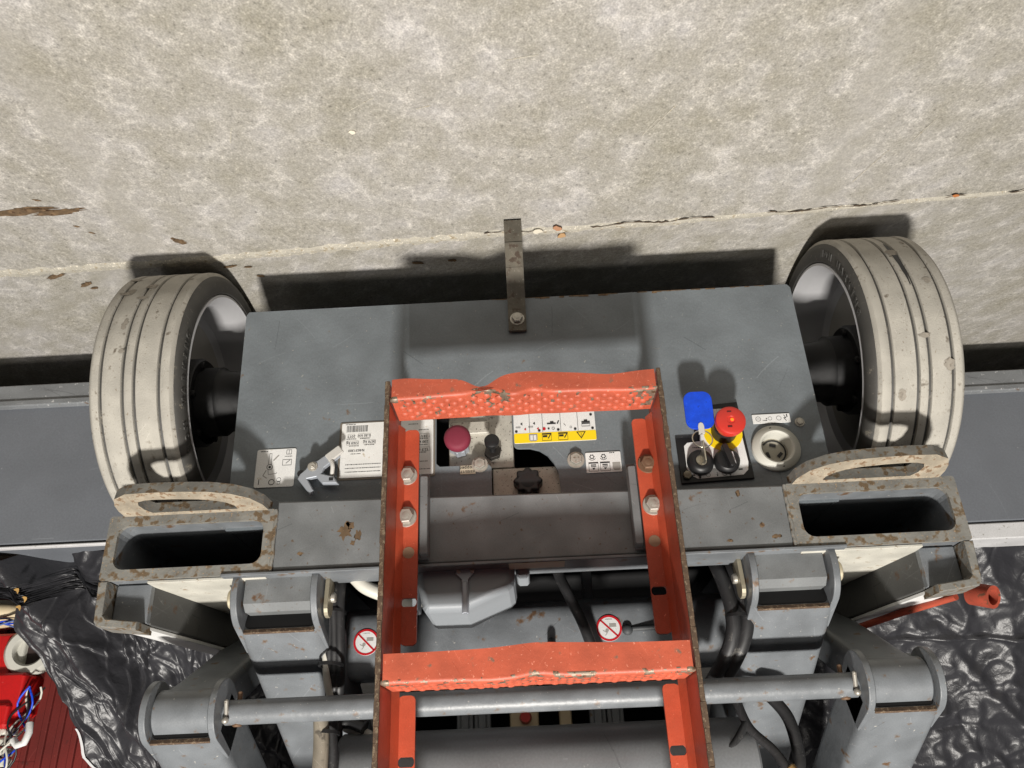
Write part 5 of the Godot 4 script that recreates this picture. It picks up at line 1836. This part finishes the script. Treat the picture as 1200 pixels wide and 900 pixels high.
# ---------------------------------------------------------------- works between the arms
func works(t: Node3D) -> void:
	var b := MB.new()
	var d := Basis(Vector3(0, 0, -1), Vector3.UP, Vector3.RIGHT)
	b.xf = Transform3D(Basis(d.x, d.y, d.z), Vector3(0, 0.588, -0.2))
	b.prism(rr(-0.05, -0.05, 0.05, 0.05, 0.03, 8), -0.279, 0.279, 0.002, true)
	var beam := part("cross_beam", b, M.grey_arm, t)
	for c in [[-0.106, 0.5865], [0.246, 0.5905]]:
		b = MB.new()
		# sticker lies on the front of the beam, tilted back with its curve
		var xf := Transform3D(Basis(), Vector3(c[0], c[1], -0.1497))
		b.xf = xf
		b.prism(ngon(Vector2.ZERO, 0.0185, 36), -0.004, 0.0006, 0.0002)
		var sk := part("warning_sticker", b, M.white, beam)
		b = MB.new()
		b.xf = xf
		b.ring(Vector2.ZERO, 0.0155, 0.0184, 0.001, 0, TAU, 36)
		b.line(Vector2(-0.0115, 0.0115), Vector2(0.0115, -0.0115), 0.0024, 0.001)
		part("red_ring", b, M.red_ink, sk)
		b = MB.new()
		b.xf = xf
		b.rect(-0.0105, -0.0065, -0.0005, -0.0015, 0.0008)
		b.line(Vector2(0.009, 0.003), Vector2(0.003, 0.006), 0.001, 0.0008)
		b.line(Vector2(0.003, 0.006), Vector2(0.006, 0.010), 0.001, 0.0008)
		b.ring(Vector2(0.003, 0.003), 0.0, 0.0025, 0.0008, 0, TAU, 10)
		greek(b, -0.005, -0.0125, 0.010, 0.0008)
		part("print", b, M.faint, sk)
	b = MB.new()
	b.cyl(Vector3(-0.022, 0.60, -0.15), Vector3(-0.022, 0.615, -0.13), 0.006, 14)
	part("stop_peg", b, M.dark_grey, beam)
	b = MB.new()
	b.cyl(Vector3(-0.135, 0.5885, -0.152), Vector3(-0.18, 0.5885, -0.145), 0.004, 12)
	b.ball(Vector3(-0.132, 0.590, -0.148), Vector3(0.008, 0.008, 0.006))
	part("hose_clip", b, M.dark_grey, beam)
	# tie tube between the upper joints
	b = MB.new()
	b.cyl(Vector3(-0.397, 0.6885, -0.03), Vector3(0.397, 0.6885, -0.03), 0.0150, 40, 0.002)
	part("tie_tube", b, M.grey_arm, t)
	# thick lift cylinder higher up
	b = MB.new()
	b.cyl(Vector3(-0.272, 0.772, -0.115), Vector3(0.264, 0.772, -0.115), 0.058, 64, 0.003)
	part("round_beam", b, mat(Color.WHITE, 0.32, 0.0, worn(Color(0.46, 0.47, 0.48), 0.06, Color(0.5, 0.45, 0.4), 0.15, Color(0.62, 0.62, 0.6), 0.16, 10, 261, 256), 0.25), t)
	# brackets and pale blocks seen between tube and cylinder
	for x in [0.108, 0.083, -0.083, -0.108]:
		b = MB.new()
		b.box(Vector3(x - 0.006, 0.62, -0.28), Vector3(x + 0.006, 0.76, -0.19), 0.002)
		b.box(Vector3(x - 0.012, 0.62, -0.21), Vector3(x + 0.012, 0.75, -0.195), 0.002)
		part("bracket", b, M.grey_arm, t)
	for q in [[0.044, 0.002], [-0.028, -0.046]]:
		b = MB.new()
		b.box(Vector3(q[1], 0.64, -0.24), Vector3(q[0], 0.74, -0.205), 0.003)
		part("pale_block", b, M.cream, t)
	b = MB.new()
	b.lathe([Vector2(0.012, 0.0), Vector2(0.012, 0.007), Vector2(0.0, 0.009)], Vector3(0.021, 0.697, -0.205), Vector3.BACK, 20)
	part("red_cap", b, M.red_knob, t)
	# grey plug housing with its latch
	b = MB.new()
	b.prism(PackedVector2Array([Vector2(0.153, 0.515), Vector2(0.151, 0.545), Vector2(0.144, 0.576), Vector2(0.141, 0.581), Vector2(0.136, 0.5835), Vector2(0.088, 0.5840), Vector2(0.032, 0.559), Vector2(0.026, 0.553), Vector2(0.024, 0.545), Vector2(0.0235, 0.515)]), -0.12, 0.010, 0.011)
	var pg := part("plug_housing", b, M.plug, t)
	b = MB.new()
	b.box(Vector3(0.004, 0.520, -0.06), Vector3(0.022, 0.541, -0.002), 0.004)
	part("plug_collar", b, M.plug, pg)
	b = MB.new()
	b.box(Vector3(0.152, 0.515, -0.05), Vector3(0.160, 0.575, -0.012), 0.002)
	part("plug_collar", b, M.plug, pg)
	b = MB.new()
	b.xf = Transform3D(Basis(), Vector3(0, 0, -0.0080))
	b.xf = Transform3D(Basis(), Vector3(0, 0, -0.0080))
	b.prism(PackedVector2Array([Vector2(0.099, 0.530), Vector2(0.074, 0.530), Vector2(0.075, 0.536), Vector2(0.083, 0.545), Vector2(0.083, 0.588), Vector2(0.092, 0.588), Vector2(0.092, 0.545), Vector2(0.100, 0.537)]), 0.0185, 0.0225, 0.001)
	b.box(Vector3(0.0845, 0.548, 0.0222), Vector3(0.0905, 0.588, 0.027), 0.001)
	var la := part("latch", b, M.cast, pg)
	for x in [0.0955, 0.078]:
		b = MB.new()
		b.ball(Vector3(x, 0.534, 0.0145), Vector3(0.003, 0.003, 0.0022))
		part("rivet", b, M.zinc, la)
	# hoses
	hose(t, [Vector3(0.294, 0.512, -0.03), Vector3(0.25, 0.518, -0.03), Vector3(0.225, 0.538, -0.035), Vector3(0.19, 0.55, -0.05), Vector3(0.16, 0.552, -0.08)], 0.0095, M.white_hose)
	for k in 3:
		hose(t, [Vector3(0.262 + k * 0.008, 0.50, -0.055), Vector3(0.263 + k * 0.008, 0.545, -0.045 + 0.004 * k), Vector3(0.262 + k * 0.007, 0.59, -0.05), Vector3(0.262 + k * 0.007, 0.64, -0.065), Vector3(0.268 + k * 0.004, 0.69, -0.09), Vector3(0.27, 0.78, -0.12)], 0.0072, M.hose)
	hose(t, [Vector3(0.2825, 0.505, -0.06), Vector3(0.2835, 0.56, -0.06), Vector3(0.281, 0.60, -0.055), Vector3(0.279, 0.64, -0.06), Vector3(0.276, 0.665, -0.07), Vector3(0.27, 0.69, -0.09)], 0.005, M.white_hose)
	hose(t, [Vector3(0.278, 0.69, -0.04), Vector3(0.276, 0.73, -0.045), Vector3(0.277, 0.80, -0.05)], 0.010, mat(Color.WHITE, 0.6, 0.0, worn(Color(0.5, 0.47, 0.42), 0.15, Color(0.3, 0.28, 0.25), 0.35, Color(0.62, 0.6, 0.55), 0.2, 80, 271, 256), 0.1))
	hose(t, [Vector3(0.267, 0.70, -0.05), Vector3(0.263, 0.74, -0.055), Vector3(0.262, 0.80, -0.06)], 0.007, M.hose)
	for y in [0.566, 0.634, 0.716]:
		b = MB.new()
		b.lathe([Vector2(-0.002, 0.0135), Vector2(-0.002, 0.0165), Vector2(0.002, 0.0165), Vector2(0.002, 0.0135), Vector2(-0.002, 0.0135)], Vector3(0.271, y, -0.05), Vector3(0.05, 1, 0.1), 24)
		part("cable_tie", b, M.black_soft, t)
	for k in 2:
		hose(t, [Vector3(-0.246 - k * 0.018, 0.505, -0.06), Vector3(-0.254 - k * 0.018, 0.55, -0.04), Vector3(-0.259 - k * 0.018, 0.59, -0.035), Vector3(-0.256 - k * 0.016, 0.62, -0.04), Vector3(-0.243 - k * 0.014, 0.65, -0.055), Vector3(-0.216 - k * 0.014, 0.69, -0.09)], 0.0098, M.hose)
	b = MB.new()
	b.lathe([Vector2(-0.002, 0.0150), Vector2(-0.002, 0.0175), Vector2(0.002, 0.0175), Vector2(0.002, 0.0150), Vector2(-0.002, 0.0150)], Vector3(-0.2665, 0.598, -0.036), Vector3(0.05, 1, 0.0), 24)
	part("cable_tie", b, M.black_soft, t)
	hose(t, [Vector3(-0.03, 0.46, -0.12), Vector3(-0.036, 0.507, -0.12), Vector3(-0.05, 0.545, -0.115), Vector3(-0.066, 0.58, -0.12), Vector3(-0.08, 0.62, -0.125), Vector3(-0.10, 0.66, -0.15)], 0.0078, M.hose)
	b = MB.new()
	b.box(Vector3(-0.091, 0.44, -0.23), Vector3(-0.075, 0.560, -0.205), 0.002)
	b.box(Vector3(-0.094, 0.548, -0.22), Vector3(-0.072, 0.556, -0.185), 0.002)
	part("post", b, M.grey_arm, t)
	# lower right clutter
	hose(t, [Vector3(-0.255, 0.69, -0.08), Vector3(-0.265, 0.73, -0.07), Vector3(-0.29, 0.76, -0.06), Vector3(-0.31, 0.80, -0.05)], 0.006, M.hose)
	hose(t, [Vector3(-0.262, 0.725, -0.07), Vector3(-0.24, 0.75, -0.065), Vector3(-0.215, 0.76, -0.07)], 0.005, M.hose)
	hose(t, [Vector3(-0.30, 0.685, -0.10), Vector3(-0.322, 0.72, -0.09), Vector3(-0.325, 0.77, -0.085), Vector3(-0.31, 0.80, -0.08)], 0.008, M.hose)
	b = MB.new()
	b.cyl(Vector3(-0.302, 0.777, -0.055), Vector3(-0.309, 0.789, -0.052), 0.0078, 16)
	part("brass_ferrule", b, mat(Color(0.62, 0.5, 0.32), 0.4, 0.5), t)
	b = MB.new()
	b.cyl(Vector3(-0.234, 0.715, -0.12), Vector3(-0.236, 0.76, -0.12), 0.008, 14)
	b.box(Vector3(-0.245, 0.735, -0.14), Vector3(-0.225, 0.745, -0.105), 0.002)
	part("hose_fitting", b, mat(Color(0.42, 0.40, 0.38), 0.5, 0.4), t)
	hose(t, [Vector3(0.262, 0.705, -0.12), Vector3(0.245, 0.712, -0.11), Vector3(0.228, 0.718, -0.105), Vector3(0.21, 0.735, -0.11)], 0.007, M.white_hose)
	hose(t, [Vector3(0.272, 0.70, -0.10), Vector3(0.252, 0.700, -0.10), Vector3(0.232, 0.708, -0.095)], 0.009, M.black_soft)

func hose(t: Node3D, pts: Array, r: float, m: Material) -> void:
	var c := Curve3D.new()
	for i in pts.size():
		var tan: Vector3 = (pts[mini(i + 1, pts.size() - 1)] - pts[maxi(i - 1, 0)]) / 6.0
		c.add_point(pts[i], -tan, tan)
	var out := []
	for i in 33:
		out.append(c.samplef(i / 32.0 * (pts.size() - 1)))
	var b := MB.new()
	b.tube(out, r, 12)
	part("hose", b, m, t)
